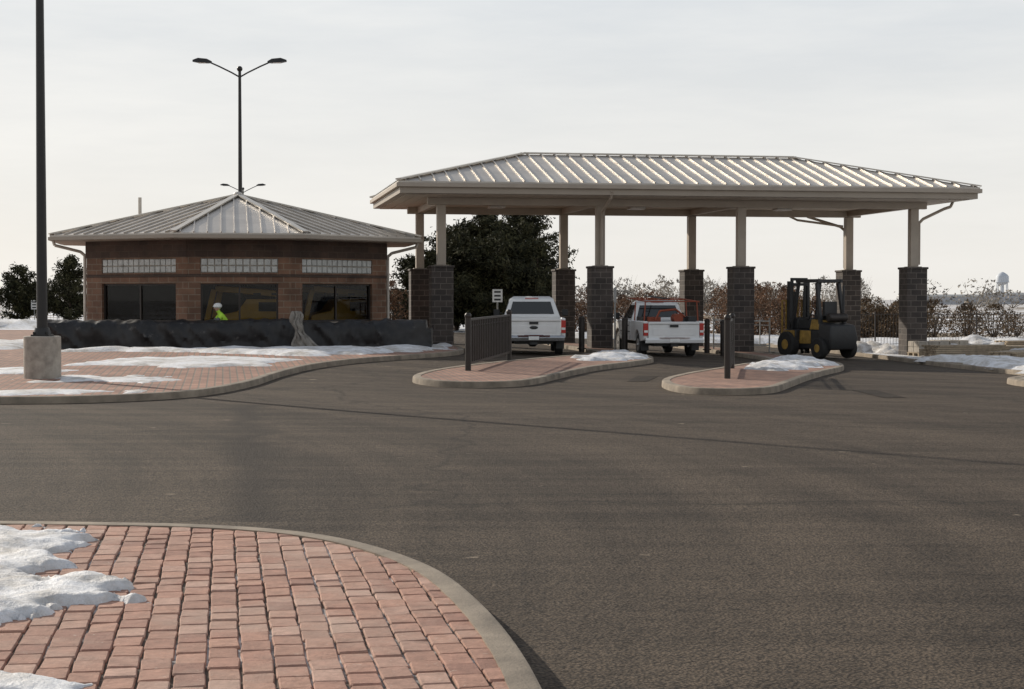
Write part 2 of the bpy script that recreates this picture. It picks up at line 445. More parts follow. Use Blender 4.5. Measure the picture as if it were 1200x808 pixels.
for i in range(-62, 20):
    offs = (i % 2) * pl * .5 + random.uniform(-.02, .02)
    for j in range(14, 62):
        cx, cy = i * pw, j * pl + offs
        wx, wy = cx * cr - cy * sr, cx * sr + cy * cr
        if wx < -9 or wx > .5 or wy < 4 or wy > 13.2: continue
        w2 = pw / 2 - gap * random.uniform(.3, .75); l2 = pl / 2 - gap * random.uniform(.3, .75)
        a = random.gauss(0, .016); ca, sa = math.cos(RZ + a), math.sin(RZ + a)
        jx, jy = random.gauss(0, .002), random.gauss(0, .003)
        ch = .008; P = []
        for px, py in ((-w2 + ch, -l2), (w2 - ch, -l2), (w2, -l2 + ch), (w2, l2 - ch), (w2 - ch, l2), (-w2 + ch, l2), (-w2, l2 - ch), (-w2, -l2 + ch)):
            px += jx + random.gauss(0, .0014); py += jy + random.gauss(0, .0014)
            P.append((wx + px * ca - py * sa, wy + px * sa + py * ca))
        if wx > -.9 or wy > 10:
            near = [k for k in range(len(inner)) if segdist(inner[k], inner[(k + 1) % len(inner)], wx, wy) < .17]
            if not near and not inside(inner, wx, wy): continue
            for k in near:
                e0, e1 = inner[k], inner[(k + 1) % len(inner)]
                if math.hypot(e0[0] - e1[0], e0[1] - e1[1]) < 1e-4: continue
                P = clip(P, e0, e1)
                if len(P) < 3: break
        if len(P) < 3: continue
        ar = abs(sum(P[k][0] * P[(k + 1) % len(P)][1] - P[(k + 1) % len(P)][0] * P[k][1] for k in range(len(P)))) / 2
        if ar < .0012: continue
        mx = sum(p[0] for p in P) / len(P); my = sum(p[1] for p in P) / len(P)
        zt = .150 + random.gauss(0, .0022); tx, ty = random.gauss(0, .016), random.gauss(0, .016)
        Z = lambda p, d: zt + d + (p[0] - mx) * tx + (p[1] - my) * ty
        def ins(p, k):
            d = math.hypot(p[0] - mx, p[1] - my) or 1; k = min(k, d * .4)
            return (p[0] + (mx - p[0]) * k / d, p[1] + (my - p[1]) * k / d)
        n = len(P); vs = [(p[0], p[1], .11) for p in P] + [(p[0], p[1], Z(p, -.009)) for p in P]
        r3 = [ins(p, .010) for p in P]
        vs += [(p[0], p[1], Z(p, 0)) for p in r3]
        fs = [(a_ * n + k, a_ * n + (k + 1) % n, (a_ + 1) * n + (k + 1) % n, (a_ + 1) * n + k) for a_ in range(2) for k in range(n)]
        fs.append(tuple(2 * n + k for k in range(n)))
        pm.add(vs, fs)
pm.obj('brick_pavers', ['paver'], root, recalc=False, uv=False)

island('plaza', [(-40, 29.5), (-14, 29.6), (-9.2, 29.6), (-7.2, 30.1), (-5.9, 31.6), (-5.35, 34.5), (-5.2, 38), (-4.8, 41.5), (-3.9, 44.5), (-2.7, 47.5), (-1.75, 50.5), (-1.55, 54), (-2.3, 60), (-4, 72), (-6, 80), (-20, 82), (-40, 80)], n=5)
island('traffic_island', [(-.6, 34.6), (.35, 35.6), (1.2, 39), (2.1, 42.6), (3.3, 46.2), (4.05, 49), (4.25, 51.5), (4.05, 54.2), (3.7, 57.5), (2.6, 65), (1.8, 70), (1.0, 69.6), (1.5, 64), (2.5, 57.5), (2.7, 54.0), (2.0, 51), (.8, 47.5), (-.6, 43.5), (-1.8, 39.5), (-2.15, 36.6), (-1.6, 35)], n=5)
island('traffic_island', [(4.1, 32.6), (5.1, 33.3), (5.9, 35.8), (6.8, 39), (8.0, 43), (9.1, 46.5), (9.7, 50), (9.5, 53.5), (8.7, 59), (7.6, 66), (7.0, 71), (6.2, 70.7), (6.6, 65), (7.4, 59), (8.0, 54), (7.7, 51), (6.6, 47.5), (5.2, 43), (3.9, 39), (3.2, 36), (3.3, 33.4)], n=5)
island('plaza', [(12.1, 75), (12.3, 66), (13.0, 59), (13.3, 54), (13.8, 49.5), (13.9, 45.5), (12.6, 41.7), (11.5, 39.2), (11.4, 36.8), (12.6, 34.6), (16, 33.4), (28, 33), (28, 76)], n=5, surfmat='ground')

# ------------------------------------------------------------------ snow
def snow(name, poly, thick=.08, res=.15, zt=.12, edge=.35, nz=.35, ns=1.0, lump=.4):
    poly = ccw(poly); xs = [p[0] for p in poly]; ys = [p[1] for p in poly]; L = len(poly)
    x0, x1, y0, y1 = min(xs) - nz - res, max(xs) + nz + res, min(ys) - nz - res, max(ys) + nz + res
    nx_ = int((x1 - x0) / res) + 1; ny_ = int((y1 - y0) / res) + 1; vs = []; D = []
    for j in range(ny_ + 1):
        for i in range(nx_ + 1):
            x = x0 + i * res; y = y0 + j * res; md = 1e9
            for k in range(L):
                md = min(md, segdist(poly[k], poly[(k + 1) % L], x, y))
            d = md if inside(poly, x, y) else -md
            d += nz * (noise.fractal(Vector((x * ns, y * ns, 3.1)), .8, 2.1, 7))
            h = thick * (1 - math.exp(-max(d, 0) / edge)) * (1 + lump * noise.fractal(Vector((x * ns * 1.3, y * ns * 1.3, 9)), .9, 2.1, 6))
            h = max(h, .006) if d > 0 else -.03
            D.append(d); vs.append((x, y, H(x, y) + zt + h))
    W = nx_ + 1; fs = []
    for j in range(ny_):
        for i in range(nx_):
            a = j * W + i; q = (a, a + 1, a + W + 1, a + W)
            if any(D[k] > 0 for k in q): fs.append(q)
    used = sorted({k for f in fs for k in f}); mp = {k: n for n, k in enumerate(used)}
    me = bpy.data.meshes.new(name); me.from_pydata([vs[k] for k in used], [], [tuple(mp[k] for k in f) for f in fs])
    me.materials.append(M['snow']); me.polygons.foreach_set('use_smooth', [True] * len(fs))
    o = bpy.data.objects.new(name, me); COL.objects.link(o); return o
snow('snow_patch', [(-3.6, 12.55), (-3.2, 12.2), (-2.9, 11.9), (-2.95, 11.3), (-2.85, 10.5), (-2.3, 9.8), (-2.15, 9.5), (-2.45, 9.2), (-2.6, 8.95), (-2.8, 8.75), (-3.1, 8.5), (-7, 8.6), (-7, 12.8), (-4.6, 12.7)], .06, .026, .147, .05, .30, 1.9, .55)
snow('snow_patch', [(-2.6, 7.7), (-2.2, 7.6), (-1.8, 7.45), (-1.9, 7.2), (-2.6, 6.9), (-4, 7.2), (-4, 7.8)], .035, .026, .147, .05, .25, 2.2, .5)
snow('snow_patch', [(-10.6, 41), (-9.0, 40.2), (-7.5, 39.6), (-5.9, 40.6), (-5.5, 42.5), (-6.4, 44.5), (-8, 45.3), (-10, 43.8)], .07, .14, nz=.7)
snow('snow_patch', [(-13, 48.7), (-9, 48.3), (-6.2, 45.6), (-4.2, 46.5), (-3.0, 49.2), (-2.1, 52.8), (-2.2, 56.5), (-3.2, 54), (-4.2, 51), (-9, 50.2), (-13, 50.2)], .12, .16, nz=.6)
snow('snow_patch', [(-14, 30.7), (-9, 30.2), (-7.0, 30.9), (-6.6, 31.6), (-8.2, 31.7), (-10, 31.4), (-14, 31.6)], .05, .11, nz=.65)
snow('snow_patch', [(-9.9, 34.6), (-7.4, 34.2), (-6.5, 35), (-7.4, 36), (-9.6, 36)], .05, .11, nz=.8)
snow('snow_patch', [(-12.4, 37.4), (-10.6, 37), (-9.8, 38), (-11, 39), (-12.6, 39)], .05, .12, nz=.8)
snow('snow_patch', [(2.1, 46.0), (2.7, 46.2), (3.7, 48.6), (3.9, 51), (3.5, 54), (2.9, 54.2), (2.7, 51), (1.9, 48)], .13, .09, edge=.3, nz=.55, lump=.9)
snow('snow_patch', [(5.8, 42.6), (6.7, 42), (8.0, 44.6), (9.0, 47.5), (9.3, 51), (8.8, 54), (8.3, 52), (7.6, 48.6), (6.4, 45)], .13, .09, edge=.3, nz=.6, lump=.9)
snow('snow_patch', [(13.8, 57), (14.0, 51), (14.3, 46), (14.8, 43), (20, 42), (25, 45), (26, 52), (22, 57), (17, 55)], .2, .2, nz=1.4, ns=.5, lump=.8)
snow('snow_patch', [(-30, 52), (-16, 51), (-14.8, 54), (-16, 60), (-30, 62)], .12, .3, nz=1.6, ns=.4)
snow('snow_patch', [(-60, 96), (-30, 92), (-24, 95), (-28, 100), (-60, 104)], .6, .5, zt=0, edge=1.5, nz=1.5, ns=.3)
snow('snow_patch', [(14, 62), (20, 60), (27, 62), (27, 72), (18, 70)], .35, .22, nz=1.8, ns=.5, lump=1.1)
snow('snow_patch', [(14.2, 58.6), (15.6, 57.6), (17, 58.6), (19.5, 58), (21.5, 59), (19, 60), (15.5, 60)], .38, .14, edge=.5, nz=.9, ns=.9, lump=1.1)
snow('snow_patch', [(12.8, 63), (13.8, 62), (15, 64), (14.6, 68), (13, 69)], .3, .16, edge=.5, nz=.8, ns=.8, lump=1)
snow('snow_patch', [(1.4, 80), (10, 78), (26, 79), (30, 86), (6, 88)], .25, .4, zt=0, nz=1.6, ns=.4)

# ------------------------------------------------------------------ gate canopy
def slope_ribs(mb, A, B, top_pts, step, w=.035, h=.05, mi=0):
    A = Vector(A); B = Vector(B); d = (B - A).normalized(); T = [Vector(p) for p in top_pts]
    r = T[0] - A; sv = (r - d * r.dot(d)); sdir = sv.normalized(); Ln = (B - A).length
    poly = [(0, 0), (Ln, 0)] + [((p - A).dot(d), (p - A).dot(sdir)) for p in T]
    n = d.cross(sdir).normalized()
    if n.z < 0: n = -n
    t = step * .5
    while t < Ln:
        sm = 0
        for i in range(len(poly)):
            a, b = poly[i], poly[(i + 1) % len(poly)]
            if (a[0] - t) * (b[0] - t) <= 0 and a[0] != b[0]:
                sm = max(sm, a[1] + (b[1] - a[1]) * (t - a[0]) / (b[0] - a[0]))
        if sm > .15: mb.bar(A + d * t, A + d * t + sdir * (sm - .03), w, h, mi, up=n)
        t += step

cn = empty('gate_canopy', (-3.76, 56, 0), RZ)
L, W, ZE, ZR, HW = 20.5, 10.2, 5.78, 7.14, 5.1
r = MB(); e = [(0, 0, ZE), (L, 0, ZE), (L, W, ZE), (0, W, ZE)]; R1 = (HW, HW, ZR); R2 = (L - HW, HW, ZR)
eb = [(p[0], p[1], ZE - .05) for p in e]
r.add(e + [R1, R2] + eb, [(0, 1, 5, 4), (1, 2, 5), (2, 3, 4, 5), (3, 0, 4), (0, 6, 7, 1), (1, 7, 8, 2), (2, 8, 9, 3), (3, 9, 6, 0), (9, 8, 7, 6)])
r.obj('roof', ['roof'], cn)
rb = MB()
slope_ribs(rb, e[0], e[1], [R2, R1], .5); slope_ribs(rb, e[1], e[2], [R2], .5)
slope_ribs(rb, e[2], e[3], [R1, R2], .5); slope_ribs(rb, e[3], e[0], [R1], .5)
rb.obj('roof_seams', ['roof'], cn)
cp = MB()
for a, b in ((e[0], R1), (e[1], R2), (e[2], R2), (e[3], R1), (R1, R2)): cp.bar(a, b, .22, .05, lift=.03)
cp.obj('ridge_caps', ['roofcap'], cn)
fa = MB(); fa.box(.06, L - .06, .06, W - .06, 5.38, ZE - .052); fa.obj('fascia', ['fascia'], cn)
gt = MB()
for x0, x1, y0, y1 in ((-.06, L + .06, -.06, .055), (-.06, L + .06, W - .055, W + .06), (-.06, .055, .058, W - .058), (L - .055, L + .06, .058, W - .058)):
    gt.box(x0, x1, y0, y1, ZE - .2, ZE - .055)
gt.obj('gutter', ['column'], cn, bevel=.015)
so = MB()
k = .3
while k < L - .3:
    so.box(k, min(k + .38, L - .3), .3, W - .3, 5.355, 5.376); k += .4
so.obj('soffit', ['soffit'], cn)
ca = [1.67, 7.26, 12.37, 18.83]; rows = [1.9, 8.3]
st = MB(); pi = MB(); capm = MB()
for b in rows:
    st.box(1.2, L - 1.2, b - .12, b + .12, 5.1, 5.352)
    for a in ca:
        st.box(a - .15, a + .15, b - .15, b + .15, 3.04, 5.098)
        st.box(a - .24, a + .24, b - .24, b + .24, 3.012, 3.035)
        pi.box(a - .38, a + .38, b - .38, b + .38, -.4, 2.93)
        capm.box(a - .42, a + .42, b - .42, b + .42, 2.932, 3.01)
for a in ca: st.box(a - .1, a + .1, 1.9 + .125, 8.3 - .125, 5.13, 5.35)
st.obj('steel_frame', ['column'], cn, bevel=.01)
pi.obj('block_piers', ['pier'], cn); capm.obj('pier_caps', ['pier'], cn, bevel=.02)
ds = MB()
ds.path([(7.26, .05, 5.5), (7.26, .2, 5.3), (7.26, 1.5, 4.9), (7.26, 1.66, 4.7), (7.26, 1.66, 3.05)], .055)
ds.path([(17.6, W, 5.5), (17.7, W - .3, 5.2), (18.6, 8.6, 4.75), (18.75, 8.52, 4.6), (18.75, 8.52, 3.1)], .055)
ds.path([(L - .1, 1.9, 5.5), (L - .25, 1.9, 5.2), (L - .5, 1.9, 5.12), (19.2, 1.9, 4.75), (19.05, 1.9, 4.6), (19.05, 1.9, 3.1)], .055)
ds.path([(16.6, W - .1, 5.4), (16.8, 8.6, 5.0), (18.6, 8.3, 4.75)], .045)
ds.path([(12.37, 8.6, 5.3), (12.37, 8.52, 4.9), (12.37, 8.52, 3.1)], .055)
ds.obj('downspouts', ['column'], cn, smooth=True)
lf = MB()
for a in (4.4, 9.8, 15.6):
    for b in (3.3, 6.9): lf.box(a - .3, a + .3, b - .3, b + .3, 5.27, 5.353)
lf.obj('light_fixtures', ['lens'], cn, bevel=.02)

# ------------------------------------------------------------------ guardhouse
gh = empty('guardhouse', (-9.43, 58.24, 0), RZ)
wp = [(-1.65, -4.3), (1.65, -4.3), (4.95, -1.7), (4.95, 1.7), (1.65, 4.3), (-1.65, 4.3), (-4.95, 1.7), (-4.95, -1.7)]
def offset_poly(P, d):
    out = []; n = len(P)
    for i in range(n):
        a, b, c = Vector(P[i - 1]), Vector(P[i]), Vector(P[(i + 1) % n])
        d1 = (b - a).normalized(); d2 = (c - b).normalized(); n1 = Vector((d1.y, -d1.x)); n2 = Vector((d2.y, -d2.x))
        m_ = (n1 + n2); m_ /= m_.dot(n1); out.append(tuple(b + m_ * d))
    return out
walls = MB(); frames = MB(); gb = MB(); gl = MB()
Z0, ZT, SILL, HEAD, B0, B1 = -.1, 3.74, 1.12, 2.36, 2.70, 3.16
for i in range(8):
    a = Vector(wp[i]); b = Vector(wp[(i + 1) % 8]); d = (b - a); ln = d.length; d.normalize(); nrm = Vector((d.y, -d.x))
    Mx = Matrix(((d.x, -nrm.x, 0, a.x), (d.y, -nrm.y, 0, a.y), (0, 0, 1, 0), (0, 0, 0, 1)))
    ww = {0: 2.45, 1: 3.1, 7: 3.1}.get(i, 0)
    T = .3
    if ww:
        cx = ln / 2 + ({1: -.1, 7: .1}.get(i, 0)); u0, u1 = cx - ww / 2, cx + ww / 2
        walls.box(0, u0, 0, T, Z0, 3.2, 0, Mx); walls.box(u1, ln, 0, T, Z0, 3.2, 0, Mx)
        walls.box(u0, u1, 0.003, T - .003, Z0, SILL, 0, Mx); walls.box(u0, u1, .003, T - .003, HEAD, B0, 0, Mx)
        walls.box(u0, u1, .003, T - .003, B1, 3.2, 0, Mx)
        walls.box(-.02, ln + .02, -.025, T, 3.2, ZT, 1, Mx)
        walls.box(u0 - .05, u1 + .05, -.03, .0, SILL - .09, SILL - .003, 2, Mx)
        walls.box(0, ln, -.02, -.001, 2.56, 2.66, 1, Mx)
        f0, f1 = .1, .17
        frames.box(u0, u1, f0, f1, SILL, SILL + .06, 0, Mx); frames.box(u0, u1, f0, f1, HEAD - .06, HEAD, 0, Mx)
        for k in range(3):
            x = u0 + (u1 - u0) * k / 2; x = min(max(x, u0 + .03), u1 - .03)
            frames.box(x - .03, x + .03, f0, f1, SILL + .062, HEAD - .062, 0, Mx)
        gl.poly([Mx @ Vector(p) for p in ((u0, .14, SILL), (u1, .14, SILL), (u1, .14, HEAD), (u0, .14, HEAD))])
        nb = round(ww / .225); bw = ww / nb
        for k in range(nb):
            for q in range(2):
                gb.box(u0 + k * bw + .014, u0 + (k + 1) * bw - .014, .03, .12, B0 + q * .23 + .014, B0 + (q + 1) * .23 - .014, 0, Mx)
        frames.box(u0, u1, .07, .1, B0, B1, 1, Mx)
    else:
        walls.box(0, ln, 0, T, Z0, 3.2, 0, Mx); walls.box(-.02, ln + .02, -.025, T, 3.2, ZT, 1, Mx)
walls.obj('walls', ['redbrick', 'darkbrick', 'concrete'], gh)
frames.obj('window_frames', ['bronze', 'concrete'], gh); gl.obj('window_glass', ['glass'], gh, recalc=False)
gb.obj('glass_blocks', ['glassblock'], gh, bevel=.018)
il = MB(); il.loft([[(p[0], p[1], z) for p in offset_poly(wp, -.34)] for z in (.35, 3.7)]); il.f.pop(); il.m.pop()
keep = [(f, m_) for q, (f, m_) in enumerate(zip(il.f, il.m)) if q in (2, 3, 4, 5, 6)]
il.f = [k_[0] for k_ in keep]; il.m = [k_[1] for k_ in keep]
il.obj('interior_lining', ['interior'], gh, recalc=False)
ZG = 3.93; ev = [(p[0], p[1], ZG) for p in offset_poly(wp, 1.12)]; AP = (0, 0, 5.42)
ro = MB()
ro.add(ev + [AP] + [(p[0], p[1], ZG - .05) for p in ev], [(i, (i + 1) % 8, 8) for i in range(8)] + [(i, 9 + i, 9 + (i + 1) % 8, (i + 1) % 8) for i in range(8)] + [tuple(16 - i for i in range(8))])
ro.obj('roof', ['roof'], gh)
rb = MB()
for i in range(8): slope_ribs(rb, ev[i], ev[(i + 1) % 8], [AP], .42)
rb.obj('roof_seams', ['roof'], gh)
cp = MB()
for i in range(8): cp.bar(ev[i], AP, .2, .045, lift=.03)
cp.ball((0, 0, 5.46), .16, 8, sz=(1, 1, .6))
cp.obj('hip_caps', ['roofcap'], gh)
fp = offset_poly(wp, 1.06); fc = MB()
fc.loft([[(p[0], p[1], 3.745) for p in fp], [(p[0], p[1], ZG - .052) for p in fp]])
fc.obj('soffit', ['fascia'], gh)
g1 = offset_poly(wp, 1.17); g0 = offset_poly(wp, 1.065); gu = MB()
for i in range(8):
    j = (i + 1) % 8
    gu.poly([(g1[i][0], g1[i][1], 3.77), (g1[j][0], g1[j][1], 3.77), (g1[j][0], g1[j][1], ZG - .055), (g1[i][0], g1[i][1], ZG - .055)])
    gu.poly([(g0[i][0], g0[i][1], 3.77), (g0[j][0], g0[j][1], 3.77), (g1[j][0], g1[j][1], 3.77), (g1[i][0], g1[i][1], 3.77)])
gu.obj('gutter', ['fascia'], gh)
ds = MB()
for s_ in (-1, 1):
    ds.path([(s_ * 6.0, -1.9, 3.8), (s_ * 5.95, -1.85, 3.62), (s_ * 5.15, -1.55, 3.42), (s_ * 5.02, -1.5, 3.3), (s_ * 5.02, -1.5, .3)], .05)
ds.obj('downspouts', ['pipewhite'], gh, smooth=True)
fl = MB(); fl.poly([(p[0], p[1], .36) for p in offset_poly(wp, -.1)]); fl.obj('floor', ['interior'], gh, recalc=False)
vt = MB(); vt.tube((-3.4, 2.2, 4.2), (-3.4, 2.2, 5.45), .06, .06, 10); vt.obj('vent_pipe', ['pipewhite'], gh, smooth=True)

def loader(loc, rz):
    ld = empty('compact_loader', loc, rz)
    m_ = MB(); m_.prism_x([(-1.2, .4), (-1.25, 1.1), (-1.0, 1.5), (.2, 1.5), (.5, 1.1), (1.2, .95), (1.25, .4)], -.5, .5)
    m_.bar((-.62, -1.1, 1.55), (-.62, 1.2, 1.75), .12, .2); m_.bar((.62, -1.1, 1.55), (.62, 1.2, 1.75), .12, .2)
    m_.bar((-.62, 1.15, 1.8), (-.62, 1.45, .5), .12, .18, up=(0, 1, 0)); m_.bar((.62, 1.15, 1.8), (.62, 1.45, .5), .12, .18, up=(0, 1, 0))
    m_.prism_x([(1.4, .2), (1.45, .9), (1.55, .9), (1.6, .35), (2.0, .2), (2.0, .15)], -.7, .7)
    m_.obj('body', ['yellow'], ld, bevel=.03)
    m_ = MB()
    for x in (-.45, .45):
        for y in (-.6, .35): m_.tube((x, y, 1.5), (x, y * .9, 2.1), .04)
    m_.box(-.52, .52, -.68, .45, 2.1, 2.18); m_.box(-.53, -.505, -.9, -.2, 1.1, 1.4); m_.box(.505, .53, -.9, -.2, 1.1, 1.4)
    for x in (-.69, .685):
        for y in (-.9, -.3, .3): m_.box(x, x + .005, y, y + .25, 1.62, 1.7)
    m_.obj('cab_guard', ['black'], ld)
    m_ = MB()
    for x in (-.62, .62):
        for y in (-.7, .65): m_.tube((x - .13, y, .38), (x + .13, y, .38), .38, .38, 20)
    m_.obj('wheels', ['rubber'], ld, smooth=True)
loader((-8.5, 55.9, .36), RZ + math.radians(80)); loader((-6.0, 58.6, .36), RZ + math.radians(108))

# ------------------------------------------------------------------ tarp covered wall + cloth
tp = MB(); NXT = 330; sec = [(0, 0), (.02, .12), (.02, .25), (.0, .38), (.0, .5), (.01, .62), (.03, .74), (.09, .86), (.25, .93), (.55, .95), (.85, .92), (1.0, .84), (1.03, .5), (1.05, 0)]
for i in range(NXT + 1):
    t = i / NXT; x = -14.3 + 11.8 * t; y0 = 51.0 + 1.35 * t
    z0 = H(x, y0) + .12; hh = .86 + .09 * noise.noise(Vector((x * .45, 0, 0))) + .08 * noise.noise(Vector((x * 1.9, 5, 0))) + .04 * noise.noise(Vector((x * 5, 5, 0)))
    if t < .015 or t > .985: hh *= .75
    for k, (oy, oz) in enumerate(sec):
        q = noise.noise(Vector((x * 1.3 + oz * .8, oz * .9, 4)))
        fold = .13 * noise.fractal(Vector((x * 1.6 + oz, oz * 1.2, oy)), 1, 2, 4) + .07 * (1 - abs(2 * q)) ** 3
        sag = .05 * noise.noise(Vector((x * 3, oy * 3, 2)))
        tp.v.append((x, y0 + oy - (fold if k < 8 else -fold * .5), z0 + oz * hh / .95 + (sag if 6 < k < 12 else 0) - (.02 if oz == 0 else 0)))
K = len(sec)
for i in range(NXT):
    for k in range(K - 1): tp.f.append((i * K + k, (i + 1) * K + k, (i + 1) * K + k + 1, i * K + k + 1)); tp.m.append(0)
tp.f.append(tuple(range(K))); tp.m.append(0); tp.f.append(tuple(NXT * K + k for k in range(K - 1, -1, -1))); tp.m.append(0)
tp.obj('tarp_covered_wall', ['tarp'], smooth=True, recalc=True)
cl = MB(); nu, nv = 18, 26
for j in range(nv + 1):
    v = j / nv
    for i in range(nu + 1):
        u = i / nu - .5; wv = .20 + .36 * v ** 2.2 + .09 * math.sin(v * 9)
        x = -6.55 + u * wv * 1.3 + .32 * v ** 2 + .06 * noise.noise(Vector((v * 5, u, 0))); z = .36 + 1.14 * (1 - v) - .06 * abs(u) * (1 - v)
        y = 51.55 - .22 - .10 * math.cos(u * 3) - .12 * noise.noise(Vector((u * 8, v * 4, 1))) - .14 * v
        cl.v.append((x, y, z))
for j in range(nv):
    for i in range(nu): a = j * (nu + 1) + i; cl.f.append((a, a + 1, a + nu + 2, a + nu + 1)); cl.m.append(0)
o = cl.obj('draped_cloth', ['tan_cloth'], smooth=True); md = o.modifiers.new('s', 'SOLIDIFY'); md.thickness = .03

# ------------------------------------------------------------------ street lamps
def street_lamp(x, y, h=11.9, rz=0.):
    zb = H(x, y) + .12
    rt = empty('street_lamp', (x, y, zb), rz)
    m = MB(); m.tube((0, 0, .9), (0, 0, h), .115, .065, 20); m.tube((0, 0, .9), (0, 0, 1.06), .19, .15, 20)
    m.obj('pole', ['polepaint'], rt, smooth=True)
    m = MB(); m.box(-.19, .19, -.19, .19, .885, .92)
    for a in (-.14, .14):
        for b in (-.14, .14): m.tube((a, b, .9), (a, b, .98), .02, .02, 6)
    m.obj('base_plate', ['polepaint'], rt)
    m = MB(); m.tube((0, 0, -.2), (0, 0, .87), .385, .385, 32); m.tube((0, 0, .87), (0, 0, .885), .385, .365, 32)
    m.obj('concrete_footing', ['concrete'], rt, smooth=True)
    m = MB()
    m.ball((0, 0, h + .12), .13, 8)
    for s_ in (-1, 1):
        m.path([(0, 0, h - .25), (s_ * .35, 0, h - .05), (s_ * .9, 0, h + .22), (s_ * 1.35, 0, h + .42)], .035)
        m.loft([[(s_ * (1.25), -.06, h + .38), (s_ * 1.25, .06, h + .38), (s_ * 1.25, .06, h + .46), (s_ * 1.25, -.06, h + .46)],
                [(s_ * 1.45, -.16, h + .38), (s_ * 1.45, .16, h + .38), (s_ * 1.45, .13, h + .56), (s_ * 1.45, -.13, h + .56)],
                [(s_ * 1.85, -.18, h + .40), (s_ * 1.85, .18, h + .40), (s_ * 1.85, .13, h + .60), (s_ * 1.85, -.13, h + .60)],
                [(s_ * 2.1, -.10, h + .44), (s_ * 2.1, .10, h + .44), (s_ * 2.1, .07, h + .52), (s_ * 2.1, -.07, h + .52)]])
    m.obj('lamp_arms', ['polepaint'], rt, smooth=True)
    m = MB()
    for s_ in (-1, 1): m.box(min(s_ * 1.5, s_ * 1.85), max(s_ * 1.5, s_ * 1.85), -.12, .12, h + .375, h + .40)
    m.obj('lens', ['lens'], rt)
street_lamp(-9.9, 35.6, 11.9)
street_lamp(-12.2, 76, 11.7)
street_lamp(-25.1, 158, 11.7)

# ------------------------------------------------------------------ railings, bollards, signs, fence
def railing(name, p0, p1, h=1.2, step=.13, postr=.05, bar=.022, lift=.12, m='bronze'):
    x0, y0 = p0; x1, y1 = p1; ln = math.hypot(x1 - x0, y1 - y0); rt = empty(name, (x0, y0, H(x0, y0) + lift), math.atan2(y1 - y0, x1 - x0))
    dz = H(x1, y1) - H(x0, y0)
    b = MB(); Zf = lambda x: dz * x / ln
    for x in (0, ln): b.tube((x, 0, -.1 + Zf(x)), (x, 0, h + .04 + Zf(x)), postr, postr, 12); b.ball((x, 0, h + .05 + Zf(x)), postr * 1.2, 6)
    b.obj('posts', [m], rt, smooth=True)
    b = MB()
    b.bar((0, 0, h - .06), (ln, 0, h - .06 + dz), .06, .05); b.bar((0, 0, .14), (ln, 0, .14 + dz), .06, .05); b.bar((0, 0, h - .2), (ln, 0, h - .2 + dz), .03, .03)
    x = step
    while x < ln - .05: b.box(x - bar, x + bar, -bar, bar, .15 + Zf(x), h - .05 + Zf(x)); x += step
    b.obj('bars', [m], rt)
railing('metal_railing', (-1.02, 39.2), (-.08, 46.6), 1.22, .30, .07, .032)
railing('metal_railing', (4.72, 37.0), (5.6, 43.0), 1.28, .27, .07, .04)
railing('pipe_railing', (7.4, 62), (9.6, 63.0), 1.1, .5, .03, .015, m='galv')
def bollard(x, y, h=1.05, m='bronze'):
    rt = empty('bollard', (x, y, H(x, y) + .12)); b = MB(); b.tube((0, 0, -.1), (0, 0, h), .1, .1, 16); b.ball((0, 0, h), .11, 8, sz=(1, 1, .6)); b.tube((0, 0, 0), (0, 0, .04), .15, .15, 16)
    b.obj('post', [m], rt, smooth=True)
for x, y in ((2.35, 57.0), (3.75, 56.2), (7.15, 57.2), (6.95, 60.2), (2.1, 66)): bollard(x, y)
def sign(name, x, y, zc, w, h, m='signwhite', lines=3):
    z = H(x, y); rt = empty(name, (x, y, z)); b = MB(); b.tube((0, 0.03, -.1), (0, .03, zc - z + h / 2), .028, .028, 8); b.obj('post', ['galv'], rt)
    b = MB(); b.box(-w / 2, w / 2, -.012, 0, zc - z - h / 2, zc - z + h / 2); b.obj('panel', [m], rt, bevel=.005)
    b = MB()
    for k in range(lines):
        zz = zc - z + h * (.3 - .3 * k); b.box(-w * .32, w * .32, -.017, -.0145, zz - h * .07, zz + h * .07)
    if lines: b.obj('lettering', ['black'], rt)
sign('traffic_sign', -.52, 60.5, 1.98, .36, .46)
sign('traffic_sign', -31.1, 110, 1.5, .4, .6)
sign('traffic_sign', 3.5, 57.4, 2.0, .1, .5, 'galv', 0)
sign('traffic_sign', 8.1, 60.8, 1.7, .3, .35, 'galv', 0)
fn = empty('iron_fence', (0, 0, 0)); b = MB()
def fence(x0, x1, y0, y1, h=1.55):
    n = int(math.hypot(x1 - x0, y1 - y0) / .15); z = -.34
    for i in range(n + 1):
        t = i / n; x = x0 + (x1 - x0) * t; y = y0 + (y1 - y0) * t; q = .03 if i % 17 == 0 else .008
        b.box(x - q, x + q, y - q, y + q, z - .1, z + h + (.08 if q > .02 else .04))
    for zz in (.15, h - .05): b.bar((x0, y0, z + zz), (x1, y1, z + zz), .025, .025)
fence(14, 45, 76, 84); b.obj('pickets', ['bronze'], fn)
fn = empty('chain_link_fence'); b = MB()
for i in range(14): x = -48 + i * 2.4; b.tube((x, 125, .1), (x, 125, 1.9), .04, .04, 6)
b.bar((-48, 125, 1.88), (-17, 125, 1.88), .04, .04); b.bar((-48, 125, .3), (-17, 125, .3), .03, .03)
for i in range(140): x = -48 + i * .22; b.box(x - .006, x + .006, 124.99, 125.01, .3, 1.9)
b.obj('mesh', ['galv'], fn)

